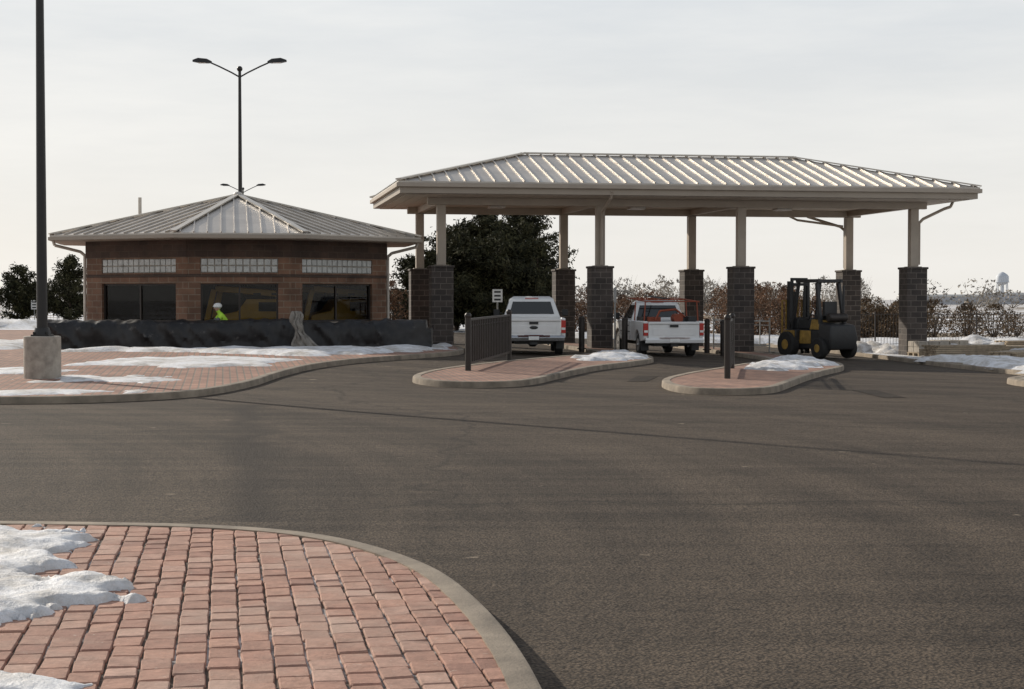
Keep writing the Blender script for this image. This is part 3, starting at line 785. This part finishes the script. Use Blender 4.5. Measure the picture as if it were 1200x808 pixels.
for (x, y, rz, nl) in ((15.6, 58.5, .3, 5), (17.6, 60.5, -.2, 4), (16.9, 56.5, .9, 3), (19.2, 62, .1, 6)):
    rt = empty('lumber_stack', (x, y, H(x, y) + .15), rz); b = MB()
    for q in (-1, 0, 1): b.box(q * .9 - .05, q * .9 + .05, -.5, .5, 0, .1)
    for k in range(nl):
        for j in range(5):
            o_ = random.uniform(-.12, .12); b.box(-1.3 + o_, 1.3 + o_, -.5 + j * .2, -.5 + j * .2 + .18, .102 + k * .07, .102 + k * .07 + .06)
    b.obj('boards', ['wood'], rt, bevel=.006)
for (x, y) in ((14.8, 60), (18.2, 57.5), (16.3, 63)):
    rt = empty('material_pallet', (x, y, H(x, y) + .14), .2); b = MB()
    for k in range(3): b.box(-.6, .6, -.5 + k * .42, -.4 + k * .42, 0, .1)
    for k in range(6): b.box(-.6 + k * .21, -.44 + k * .21, -.5, .5, .102, .125)
    b.obj('pallet', ['wood'], rt); b = MB()
    for k in range(2):
        for i in range(3):
            for j in range(2): b.box(-.58 + i * .39, -.22 + i * .39, -.46 + j * .47, -.02 + j * .47, .127 + k * .2, .32 + k * .2)
    b.obj('blocks', ['concrete'], rt, bevel=.01)

# ------------------------------------------------------------------ pickup trucks
def pickup(loc, rz, rack=False):
    rt = empty('pickup_truck', loc, rz)
    def arch(yc, r=.47): return [(yc + r * math.cos(a), .40 + r * math.sin(a)) for a in [.2 + (math.pi - .4) * k / 12 for k in range(13)]]
    b = MB()
    prof = [(.12, .55), (.10, 1.17), (2.3, 1.17), (2.3, .49)] + arch(1.25)
    for s_ in (-1, 1):
        x0, x1 = sorted((s_ * .85, s_ * .99)); b.prism_x(prof, x0, x1)
    b.obj('bed_sides', ['white'], rt, bevel=.035, smooth=True, seg=3)
    b = MB(); b.box(-.845, .845, .07, .13, .60, 1.15); b.box(-.70, .70, .055, .068, .70, .93); b.box(-.8, .8, .05, .069, 1.08, 1.14); b.box(-.845, .845, 2.22, 2.3, .6, 1.2)
    b.obj('tailgate', ['white'], rt, bevel=.02, smooth=True)
    b = MB(); b.box(-.86, .86, .14, 2.28, .62, .68); b.box(-.14, .14, .035, .054, .97, 1.05)
    b.box(-.6, .6, .3, 5.0, .35, .60); b.box(-.84, -.62, .75, 1.75, .69, .9); b.box(.62, .84, .75, 1.75, .69, .9)
    b.tube((-.8, 1.25, .4), (.8, 1.25, .4), .06); b.ball((0, 1.25, .4), .17, 8); b.tube((.45, .3, .36), (.45, -.02, .36), .035)
    b.box(-.12, .12, -.02, .04, .34, .42); b.box(-.85, .85, .15, .2, .42, .6)
    b.obj('underbody', ['black'], rt)
    b = MB()
    cab = [(2.36, .49), (2.36, 1.14), (2.5, 1.17), (4.0, 1.17), (4.25, 1.19), (5.2, 1.10), (5.45, .98), (5.55, .75), (5.52, .5), (5.25, .46)] + arch(4.65)
    b.prism_x(cab, -.98, .98); b.obj('cab_and_hood', ['white'], rt, bevel=.04, smooth=True, seg=3)
    def ring(z, y0, y1, hw): return [(-hw, y0, z), (hw, y0, z), (hw, y1, z), (-hw, y1, z)]
    lo, hi, tp_ = ring(1.15, 2.42, 4.15, .93), ring(1.76, 2.60, 3.42, .72), ring(1.85, 2.80, 3.25, .58)
    b = MB(); b.loft([lo, hi, tp_]); b.obj('cab_roof', ['white'], rt, bevel=.05, smooth=True, seg=3)
    b = MB()
    for i, (u0, u1, v0, v1) in enumerate(((.09, .91, .2, .86), (.08, .92, .14, .88), (.06, .94, .08, .9), (.08, .92, .14, .88))):
        A, B_, C, D_ = [Vector(p) for p in (lo[i], lo[(i + 1) % 4], hi[(i + 1) % 4], hi[i])]
        n = (B_ - A).cross(D_ - A).normalized() * .008
        def P(u, v): return (A.lerp(B_, u)).lerp(D_.lerp(C, u), v) + n
        if i in (1, 3):
            for ua, ub in ((u0, .5), (.53, u1)): b.poly([P(ua, v0), P(ub, v0), P(ub, v1), P(ua, v1)])
        else: b.poly([P(u0, v0), P(u1, v0), P(u1, v1), P(u0, v1)])
    b.obj('windows', ['darkglass'], rt, recalc=False)
    b = MB(); b.prism_x([(-.06, .46), (-.08, .56), (-.03, .63), (.06, .63), (.06, .45)], -.96, .96)
    b.box(-.3, .3, -.095, -.03, .635, .65); b.obj('rear_bumper', ['chrome' if not rack else 'white'], rt, bevel=.015, smooth=True)
    b = MB(); b.box(-.16, .16, -.092, -.082, .49, .60); b.obj('licence_plate', ['signwhite'], rt)
    b = MB(); b.box(-.5, .5, -.10, -.02, .632, .634)
    for s_ in (-1, 1):
        x0, x1 = sorted((s_ * .855, s_ * .995)); b.box(x0, x1, .075, .22, .70, 1.10)
    b.box(-.22, .22, 2.60, 2.63, 1.775, 1.80)
    b.obj('tail_lamps', ['red'], rt, bevel=.01)
    b = MB()
    for s_ in (-1, 1): x0, x1 = sorted((s_ * .865, s_ * .985)); b.box(x0, x1, .068, .12, .80, .87)
    b.obj('reverse_lamps', ['lens'], rt)
    b = MB()
    for s_ in (-1, 1):
        x0, x1 = sorted((s_ * 1.04, s_ * 1.24)); b.box(x0, x1, 3.88, 3.98, 1.2, 1.42); b.bar((s_ * .93, 3.95, 1.25), (s_ * 1.06, 3.93, 1.3), .04, .04)
    b.obj('mirrors', ['black'], rt, bevel=.02)
    b = MB()
    for s_ in (-1, 1):
        for y in (2.40, 3.55): b.box(*(sorted((s_ * .975, s_ * .984))), y, y + .012, .55, 1.12)
        b.box(*(sorted((s_ * .982, s_ * .992))), 2.45, 4.1, .78, .81)
    b.box(-.845, .845, .066, .069, 1.05, 1.06)
    b.obj('panel_gaps', ['black'], rt)
    b = MB(); h_ = MB()
    for y in (1.25, 4.65):
        for s_ in (-1, 1):
            x0, x1 = s_ * .70, s_ * .95
            b.tube((x0, y, .38), (x0 + s_ * .03, y, .38), .35, .38, 26); b.tube((x0 + s_ * .03, y, .38), (x1 - s_ * .03, y, .38), .38, .38, 26); b.tube((x1 - s_ * .03, y, .38), (x1, y, .38), .38, .34, 26)
            h_.tube((x1 - s_ * .02, y, .38), (x1 + s_ * .006, y, .38), .22, .20, 20); h_.tube((x1, y, .38), (x1 + s_ * .03, y, .38), .07, .06, 12)
    b.obj('tyres', ['rubber'], rt, smooth=True); h_.obj('wheel_rims', ['steelwheel'], rt, smooth=True)
    b = MB()
    for s_ in (-1, 1): b.box(*(sorted((s_ * .72, s_ * .97))), .62, .66, .2, .52)
    b.obj('mud_flaps', ['black'], rt)
    b = MB()
    for s_ in (-1, 1): b.box(*(sorted((s_ * .982, s_ * 1.0))), 2.62, 2.78, .98, 1.01)
    b.obj('door_handles', ['black'], rt)
    if rack:
        b = MB()
        for s_ in (-1, 1):
            for y in (.5, 2.05): b.tube((s_ * .9, y, 1.17), (s_ * .86, y, 1.80), .022, .022, 8)
            b.tube((s_ * .86, .2, 1.80), (s_ * .86, 3.4, 1.93), .022, .022, 8)
        for y, z in ((.5, 1.81), (2.05, 1.87), (3.3, 1.92)): b.tube((-.86, y, z), (.86, y, z), .02, .02, 8)
        b.path([(-.5, .6, 1.2), (-.35, .6, 1.5), (.2, .7, 1.55), (.55, .9, 1.3)], .035); b.box(-.7, -.3, .7, 1.3, .7, 1.3); b.tube((.3, .7, 1.25), (.3, 1.2, 1.25), .16, .16, 14)
        b.obj('ladder_rack', ['orange'], rt, smooth=True)
        b = MB(); b.box(.58, .84, .5, 2.0, 1.05, 1.32); b.box(-.84, -.6, 1.0, 2.0, 1.05, 1.3)
        for k in (-.3, -.1): b.tube((k, .3, 1.90), (k, 3.3, 2.0), .02, .02, 6)
        for k in range(9): b.tube((-.3, .45 + k * .33, 1.905 + k * .011), (-.1, .45 + k * .33, 1.905 + k * .011), .014, .014, 6)
        b.obj('tool_boxes', ['black'], rt, bevel=.01)
    else:
        b = MB(); b.ball((0, .05, .87), .11, 8, sz=(1.2, .12, .5)); b.obj('tailgate_badge', ['black'], rt, smooth=True)
pickup((.68, 52.6, H(.7, 54)), math.radians(.8))
pickup((5.28, 54.9, H(5.3, 56)), math.radians(7.5), True)

# ------------------------------------------------------------------ forklift
fk = empty('forklift', (10.6, 58.6, H(10.5, 58)), math.radians(28))
b = MB(); b.box(-.52, .52, -.75, .85, .32, .98); b.prism_x([(.55, .985), (.5, 1.35), (.62, 1.4), (.85, .985)], -.45, .45)
b.box(.5, .72, .3, .95, .62, .98); b.box(-.72, -.5, .3, .95, .62, .98)
b.obj('chassis', ['black'], fk, bevel=.03, smooth=True)
b = MB(); b.prism_x([(-.7, .985), (-.7, 1.3), (-.2, 1.34), (-.1, .985)], -.42, .42); b.box(-.54, -.523, -.3, .8, .5, .95); b.box(.523, .54, -.3, .8, .5, .95)
b.box(-.735, -.722, .35, .9, .66, .95)
b.obj('hood_and_panels', ['dullyellow'], fk, bevel=.01)
b = MB(); b.loft([[(-.55, -1.35, .3), (.55, -1.35, .3), (.58, -.76, .3), (-.58, -.76, .3)], [(-.6, -1.45, .7), (.6, -1.45, .7), (.6, -.76, .7), (-.6, -.76, .7)], [(-.52, -1.38, 1.15), (.52, -1.38, 1.15), (.56, -.76, 1.25), (-.56, -.76, 1.25)]])
b.obj('counterweight', ['black'], fk, bevel=.05, smooth=True, seg=3)
b = MB(); b.box(-.27, .27, -.62, -.15, 1.34, 1.46); b.box(-.27, .27, -.72, -.6, 1.44, 1.95); b.tube((0, .5, 1.3), (0, .3, 1.62), .025)
for k in range(12):
    a0, a1 = k * math.pi / 6, (k + 1) * math.pi / 6; c_ = Vector((0, .3, 1.62)); u = Vector((1, 0, 0)); w = Vector((0, .55, .83))
    b.tube(c_ + (u * math.cos(a0) + w * math.sin(a0)) * .19, c_ + (u * math.cos(a1) + w * math.sin(a1)) * .19, .016, .016, 6)
b.tube((.4, -.9, 1.2), (.4, -.9, 2.5), .04, .04, 10)
b.obj('seat_and_controls', ['black'], fk, bevel=.02)
b = MB(); b.tube((-.38, -1.05, 1.40), (.38, -1.05, 1.40), .15, .15, 18); b.obj('gas_bottle', ['bronze'], fk, smooth=True, bevel=.03)
b = MB()
for s_ in (-1, 1):
    b.bar((s_ * .5, -.85, 1.2), (s_ * .46, -.6, 2.6), .11, .11, up=(0, 1, 0)); b.bar((s_ * .5, .72, .98), (s_ * .46, .42, 2.6), .09, .10, up=(0, 1, 0))
    b.bar((s_ * .48, -.7, 2.6), (s_ * .48, .55, 2.6), .10, .12)
for k in range(9): y = -.66 + k * .15; b.box(-.48, .48, y - .025, y + .025, 2.62, 2.70)
b.obj('overhead_guard', ['black'], fk)
b = MB()
for s_ in (-1, 1):
    b.box(*(sorted((s_ * .44, s_ * .33))), 1.0, 1.16, .12, 2.66); b.box(*(sorted((s_ * .325, s_ * .25))), 1.03, 1.13, .2, 2.78)
    b.tube((s_ * .2, 1.02, .3), (s_ * .2, 1.02, 2.3), .045, .045, 10); b.tube((s_ * .45, .6, .75), (s_ * .4, 1.0, 1.3), .04)
for z in (.25, 1.3, 2.5, 2.68): b.box(-.34, .34, 1.0, 1.05, z, z + .1)
b.box(-.55, .55, 1.18, 1.24, .35, .47); b.box(-.55, .55, 1.18, 1.24, .75, .87)
for s_ in (-1, 1): b.box(*(sorted((s_ * .24, s_ * .38))), 1.245, 1.3, .12, .85); b.box(*(sorted((s_ * .24, s_ * .38))), 1.302, 2.3, .1, .15)
b.obj('mast_and_forks', ['black'], fk)
b = MB()
for k in range(8): x = -.60 + k * .171; b.box(x - .025, x + .025, 1.2, 1.24, .6, 1.95)
b.box(-.63, .63, 1.2, 1.24, 1.952, 2.0); b.obj('load_backrest', ['dullyellow'], fk)
b = MB(); h_ = MB()
for y, rr, x0, x1 in ((.72, .46, .56, .86), (-.9, .36, .5, .74)):
    for s_ in (-1, 1): b.tube((s_ * x0, y, rr), (s_ * x1, y, rr), rr, rr * .97, 24); h_.tube((s_ * (x1 - .05), y, rr), (s_ * (x1 + .01), y, rr), rr * .42, rr * .38, 16)
b.obj('tyres', ['rubber'], fk, smooth=True, bevel=.03); h_.obj('hubs', ['dullyellow'], fk, smooth=True)

# ------------------------------------------------------------------ construction worker (kneeling behind the tarp)
def worker(loc, rz):
    rt = empty('construction_worker', loc, rz)
    J = {'pelvis': (0, 0, .50, .135), 'waist': (.06, 0, .66, .125), 'chest': (.17, 0, .86, .15), 'neckb': (.24, 0, 1.0, .085), 'neck': (.28, 0, 1.06, .056), 'jaw': (.31, 0, 1.11, .075), 'head': (.315, 0, 1.19, .095), 'crown': (.31, 0, 1.25, .075)}
    E = [('pelvis', 'waist'), ('waist', 'chest'), ('chest', 'neckb'), ('neckb', 'neck'), ('neck', 'jaw'), ('jaw', 'head'), ('head', 'crown')]
    for s_, n in ((-1, 'l'), (1, 'r')):
        J.update({'hip' + n: (.02, s_ * .1, .46, .105), 'knee' + n: (.34 if s_ < 0 else .1, s_ * .14, .48 if s_ < 0 else .07, .065), 'ank' + n: (.30 if s_ < 0 else -.32, s_ * .14, .09 if s_ < 0 else .06, .045), 'toe' + n: (.48 if s_ < 0 else -.42, s_ * .15, .04, .04),
                  'sh' + n: (.22, s_ * .19, .95, .072), 'el' + n: (.40, s_ * .24, .74, .05), 'wr' + n: (.60, s_ * .16, .66, .032), 'palm' + n: (.68, s_ * .14, .65, .036)})
        E += [('pelvis', 'hip' + n), ('hip' + n, 'knee' + n), ('knee' + n, 'ank' + n), ('ank' + n, 'toe' + n), ('chest', 'sh' + n), ('sh' + n, 'el' + n), ('el' + n, 'wr' + n), ('wr' + n, 'palm' + n)]
        for q in range(4):
            J['f%d%s' % (q, n)] = (.72, s_ * .14 + (q - 1.5) * .022, .645, .010); J['g%d%s' % (q, n)] = (.76 + (.01 if q in (1, 2) else 0), s_ * .14 + (q - 1.5) * .025, .62, .009)
            E += [('palm' + n, 'f%d%s' % (q, n)), ('f%d%s' % (q, n), 'g%d%s' % (q, n))]
        J['th' + n] = (.69, s_ * .14 - s_ * .06, .63, .011); E.append(('palm' + n, 'th' + n))
    names = list(J); me = bpy.data.meshes.new('body'); me.from_pydata([J[k][:3] for k in names], [(names.index(a), names.index(b_)) for a, b_ in E], [])
    o = bpy.data.objects.new('tmp', me); COL.objects.link(o); sk = o.modifiers.new('skin', 'SKIN'); o.modifiers.new('sub', 'SUBSURF').levels = 2
    for i, k in enumerate(names):
        r_ = J[k][3]; me.skin_vertices[0].data[i].radius = (r_, r_ * (1.25 if k in ('pelvis', 'waist', 'chest') else 1)); me.skin_vertices[0].data[i].use_root = (k == 'pelvis')
    dg = bpy.context.evaluated_depsgraph_get(); m2 = bpy.data.meshes.new_from_object(o.evaluated_get(dg)); bpy.data.objects.remove(o)
    for m in ('hivis', 'shirt', 'denim', 'skin', 'black'): m2.materials.append(M[m])
    def region(a, b_):
        for k in (a, b_):
            if k[:3] in ('ank', 'toe'): return 4 if 'toe' in (a[:3], b_[:3]) else 2
        if a[:2] in ('hi', 'kn') or b_[:3] == 'hip': return 2
        if a[:2] in ('wr', 'pa', 'f0', 'f1', 'f2', 'f3'): return 3
        if a in ('neckb', 'neck', 'jaw', 'head'): return 3
        if a[:2] in ('sh', 'el'): return 1
        return 0
    seg = [(Vector(J[a][:3]), Vector(J[b_][:3]), region(a, b_), J[a][3]) for a, b_ in E]
    for p in m2.polygons:
        best = (1e9, 0); c = p.center
        for A, B_, rg, rr in seg:
            d = B_ - A; t = max(0, min(1, (c - A).dot(d) / d.length_squared)); q = (c - A - d * t).length - rr
            if q < best[0]: best = (q, rg)
        p.material_index = best[1]; p.use_smooth = True
    ob = bpy.data.objects.new('body', m2); COL.objects.link(ob); ob.parent = rt
    b = MB(); b.ball((.305, 0, 1.245), .125, 10, sz=(1.1, .95, .8)); b.tube((.32, 0, 1.215), (.32, 0, 1.23), .15, .14, 18); b.obj('hard_hat', ['hardhat'], rt, smooth=True)
    b = MB(); b.ball((.415, 0, 1.165), .02, 6, sz=(1.2, .7, 1.2)); b.ball((.315, .095, 1.17), .025, 6, sz=(.7, .4, 1)); b.ball((.315, -.095, 1.17), .025, 6, sz=(.7, .4, 1)); b.obj('nose_and_ears', ['skin'], rt, smooth=True)
    b = MB()
    for s_ in (-1, 1): b.ball((.398, s_ * .033, 1.19), .011, 6)
    b.box(.398, .402, -.022, .022, 1.125, 1.131); b.obj('eyes_and_mouth', ['black'], rt)
worker((-8.95, 53.15, .40), math.radians(200))

# ------------------------------------------------------------------ vegetation
def tri(mb, c, s, el=1.):
    a = Vector((random.gauss(0, 1), random.gauss(0, 1), random.gauss(0, 1))).normalized(); b_ = a.orthogonal().normalized()
    mb.poly([c + a * s * el, c - a * s * .4 + b_ * s * .5 / el, c - a * s * .4 - b_ * s * .5 / el])
def pine(px, py, h, w, n=110, leaf=.13, m='pine', top=.75):
    rt = empty('pine_tree', (px, py, H(px, py) - .05)); tr = MB(); lf = MB(); R_ = random.Random(int(px * 10 + 999))
    tr.tube((0, 0, 0), (.06, 0, h * .5), .14 * h / 6, .09 * h / 6, 8); tr.tube((.06, 0, h * .5), (0, 0, h * .95), .09 * h / 6, .02, 8)
    lean = (R_.uniform(-.3, .3), R_.uniform(-.2, .2))
    for k in range(n):
        t = R_.uniform(.03, .98) ** .95; a = R_.uniform(0, 6.283)
        env = (min(1, (1 - t) / top) ** .7) * min(1, .65 + t * 2.2)
        R = w / 2 * env * R_.uniform(.5, 1.25) * (1 + .45 * noise.noise(Vector((math.cos(a) * 1.5, math.sin(a) * 1.5, t * 4 + px)))); R = max(R, .15)
        p0 = Vector((lean[0] * t, lean[1] * t, t * h * .88)); p1 = p0 + Vector((math.cos(a) * R, math.sin(a) * R, h * .03 + R * R_.uniform(.15, .55)))
        tr.tube(p0, p1, .022, .007, 4)
        cn_ = max(2, int(R / .28))
        for q in range(cn_):
            u = (q + 1) / cn_; c = p0.lerp(p1, u); rr = R_.uniform(.10, .24)
            if u < .35 and R_.random() < .6: continue
            for _ in range(28):
                d = Vector((random.gauss(0, rr), random.gauss(0, rr), random.gauss(0, rr * .6))); tri(lf, c + d, leaf * random.uniform(.6, 1.3), 1.35)
    tr.obj('trunk_and_limbs', ['bark'], rt, uv=False); lf.obj('needles', [m], rt, recalc=False, uv=False)
pine(-1.6, 90, 7.1, 5.2, 170, top=.55); pine(.2, 92, 7.3, 5.2, 170, top=.5); pine(-3.0, 91, 6.2, 4.2, 130, top=.6); pine(1.3, 89, 5.4, 3.6, 100); pine(-.6, 88, 5.6, 4.8, 130)
pine(-3.9, 88, 4.6, 3.0, 90)
pine(-5.6, 92, 4.4, 3.0, 90); pine(-4.8, 96, 4.0, 3.0, 70)
pine(-28.8, 110, 4.9, 3.0, 80); pine(-32.5, 112, 4.2, 4.0, 80); pine(-35, 108, 4.0, 3.6, 60); pine(-30.6, 116, 3.9, 2.8, 50); pine(-37.5, 114, 4.2, 3.6, 60)

def mass(name, spots, m, leaf, per, twigs=True, trunk='bark', nt_=14, th=-.12, tw0=.03):
    rt = empty(name); lf = MB(); tw = MB()
    for (x, y, w, h) in spots:
        z = H(min(x, 60), y)
        for k in range(per):
            a = random.uniform(0, 6.283); R = math.sqrt(random.random()); t = random.random() ** .8
            e_ = math.sin(math.pi * (.25 + .72 * t)) ** .7
            c = Vector((x + math.cos(a) * R * w / 2 * e_, y + math.sin(a) * R * w / 2 * e_, z + t * h * (1 + .15 * noise.noise(Vector((x * 3 + math.cos(a), y, 1))))))
            if noise.noise(c * (2.2 / max(1, h * .4))) < th: continue
            tri(lf, c, leaf * random.uniform(.5, 1.2))
        if twigs:
            for k in range(nt_):
                a = random.uniform(0, 6.283); R = random.uniform(.2, .5) * w
                tw.tube((x, y, z), (x + math.cos(a) * R, y + math.sin(a) * R, z + h * random.uniform(.6, 1.08)), tw0, .006, 4)
    lf.obj('foliage', [m], rt, recalc=False, uv=False)
    if twigs: tw.obj('stems', [trunk], rt, uv=False)
rnd = random.Random(3)
mass('autumn_shrubs', [(rnd.uniform(9.5, 16.5), rnd.uniform(86, 96), rnd.uniform(1.8, 3.0), rnd.uniform(1.9, 3.1)) for _ in range(16)], 'brownleaf', .085, 1300, th=-.25)
mass('autumn_shrubs', [(rnd.uniform(2.2, 8.5), rnd.uniform(92, 99), rnd.uniform(1.6, 2.6), rnd.uniform(1.6, 2.5)) for _ in range(11)], 'brownleaf', .085, 900, th=-.25)
mass('autumn_shrubs', [(rnd.uniform(-7.0, -4.8), rnd.uniform(84, 87), 1.6, rnd.uniform(2.4, 3.4)) for _ in range(3)], 'brownleaf', .09, 700)
mass('hedge_bushes', [(rnd.uniform(17.5, 26), rnd.uniform(88, 96), rnd.uniform(2.0, 3.0), rnd.uniform(1.4, 2.3)) for _ in range(18)], 'bush', .1, 1100, th=-.3)
mass('hedge_bushes', [(rnd.uniform(27, 34), rnd.uniform(92, 100), rnd.uniform(1.8, 2.6), rnd.uniform(1.1, 1.6)) for _ in range(7)], 'bush', .11, 600)
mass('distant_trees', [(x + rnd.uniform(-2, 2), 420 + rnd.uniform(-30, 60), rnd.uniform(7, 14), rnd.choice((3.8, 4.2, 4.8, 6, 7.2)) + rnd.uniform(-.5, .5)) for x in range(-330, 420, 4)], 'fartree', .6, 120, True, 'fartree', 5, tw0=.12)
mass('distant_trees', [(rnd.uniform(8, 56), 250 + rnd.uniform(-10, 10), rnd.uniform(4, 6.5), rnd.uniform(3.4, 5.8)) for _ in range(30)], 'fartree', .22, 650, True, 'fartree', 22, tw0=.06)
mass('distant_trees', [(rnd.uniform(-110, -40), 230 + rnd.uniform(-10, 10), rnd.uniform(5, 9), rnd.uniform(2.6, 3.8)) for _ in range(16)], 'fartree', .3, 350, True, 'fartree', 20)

# ------------------------------------------------------------------ distant town, water tower
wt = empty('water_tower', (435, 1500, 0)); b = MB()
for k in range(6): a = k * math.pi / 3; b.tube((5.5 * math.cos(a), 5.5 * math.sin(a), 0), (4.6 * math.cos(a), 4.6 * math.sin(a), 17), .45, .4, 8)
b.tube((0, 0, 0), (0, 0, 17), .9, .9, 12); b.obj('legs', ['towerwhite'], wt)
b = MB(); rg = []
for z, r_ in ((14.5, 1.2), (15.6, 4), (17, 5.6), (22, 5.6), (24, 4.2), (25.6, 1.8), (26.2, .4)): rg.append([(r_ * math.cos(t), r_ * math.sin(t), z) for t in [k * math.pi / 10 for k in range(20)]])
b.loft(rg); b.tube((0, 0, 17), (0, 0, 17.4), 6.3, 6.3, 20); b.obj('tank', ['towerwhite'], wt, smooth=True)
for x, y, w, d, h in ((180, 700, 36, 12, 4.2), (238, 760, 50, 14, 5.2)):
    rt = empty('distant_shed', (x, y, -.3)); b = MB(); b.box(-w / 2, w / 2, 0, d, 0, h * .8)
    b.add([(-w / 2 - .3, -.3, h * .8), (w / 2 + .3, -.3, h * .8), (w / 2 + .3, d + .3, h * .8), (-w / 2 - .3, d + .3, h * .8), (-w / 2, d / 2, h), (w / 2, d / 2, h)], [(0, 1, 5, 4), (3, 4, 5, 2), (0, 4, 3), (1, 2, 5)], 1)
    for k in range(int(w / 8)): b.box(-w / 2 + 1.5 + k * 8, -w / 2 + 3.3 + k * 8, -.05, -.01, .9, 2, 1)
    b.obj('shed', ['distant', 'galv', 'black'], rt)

# ------------------------------------------------------------------ world, sun, camera
SUN_EL = math.radians(24); SUN_AZ = math.atan2(-.68, .73)
w = bpy.data.worlds.new('World'); S.world = w; w.use_nodes = True; nt = w.node_tree
bg = nt.nodes['Background']; bg.inputs['Strength'].default_value = .1
sky = nt.nodes.new('ShaderNodeTexSky'); sky.sky_type = 'NISHITA'; sky.sun_disc = False; sky.sun_elevation = SUN_EL; sky.sun_rotation = SUN_AZ
sky.air_density = 1.0; sky.dust_density = 2.0; sky.altitude = 300
tc = nt.nodes.new('ShaderNodeTexCoord'); sx = nt.nodes.new('ShaderNodeSeparateXYZ'); nt.links.new(tc.outputs['Generated'], sx.inputs[0])
mp = nt.nodes.new('ShaderNodeMapping'); mp.inputs['Scale'].default_value = (2.2, 2.2, 14); mp.inputs['Rotation'].default_value = (0, .14, 0); nt.links.new(tc.outputs['Generated'], mp.inputs[0])
cl_ = ramp(nt, tnoise(nt, mp.outputs[0], 1.6, 6, .6), .34, .68)
hazec = mixrgb(nt, ramp(nt, sx.outputs['Z'], 0, .20), (8.8, 8.5, 7.95, 1), (7.0, 7.4, 7.8, 1))
cloudc = mixrgb(nt, ramp(nt, sx.outputs['Z'], 0, .20), (9.2, 8.95, 8.5, 1), (8.7, 8.8, 8.75, 1))
hz = mixrgb(nt, cl_, hazec, cloudc)
cover = ramp(nt, sx.outputs['Z'], .15, .75, (.95, .95, .95, 1), (.28, .28, .28, 1))
nt.links.new(mixrgb(nt, cover, sky.outputs[0], hz), bg.inputs['Color'])
sl = bpy.data.lights.new('sun', 'SUN'); sl.energy = 4.2; sl.angle = math.radians(.6); sl.color = (1, .91, .78)
so_ = bpy.data.objects.new('sun', sl); COL.objects.link(so_)
dv = Vector((-.68 * math.cos(SUN_EL), .73 * math.cos(SUN_EL), math.sin(SUN_EL)))
so_.rotation_euler = dv.to_track_quat('Z', 'Y').to_euler(); so_.location = (-40, 40, 40)
cam = bpy.data.cameras.new('camera'); cam.sensor_width = 36; cam.lens = 59.4; cam.clip_end = 9000; cam.clip_start = .1
co = bpy.data.objects.new('camera', cam); COL.objects.link(co); co.location = (0, 0, 1.85); co.rotation_euler = (math.radians(90 - 1.53), 0, 0)
S.camera = co
S.view_settings.view_transform = 'Standard'; S.view_settings.look = 'None'; S.view_settings.exposure = 0
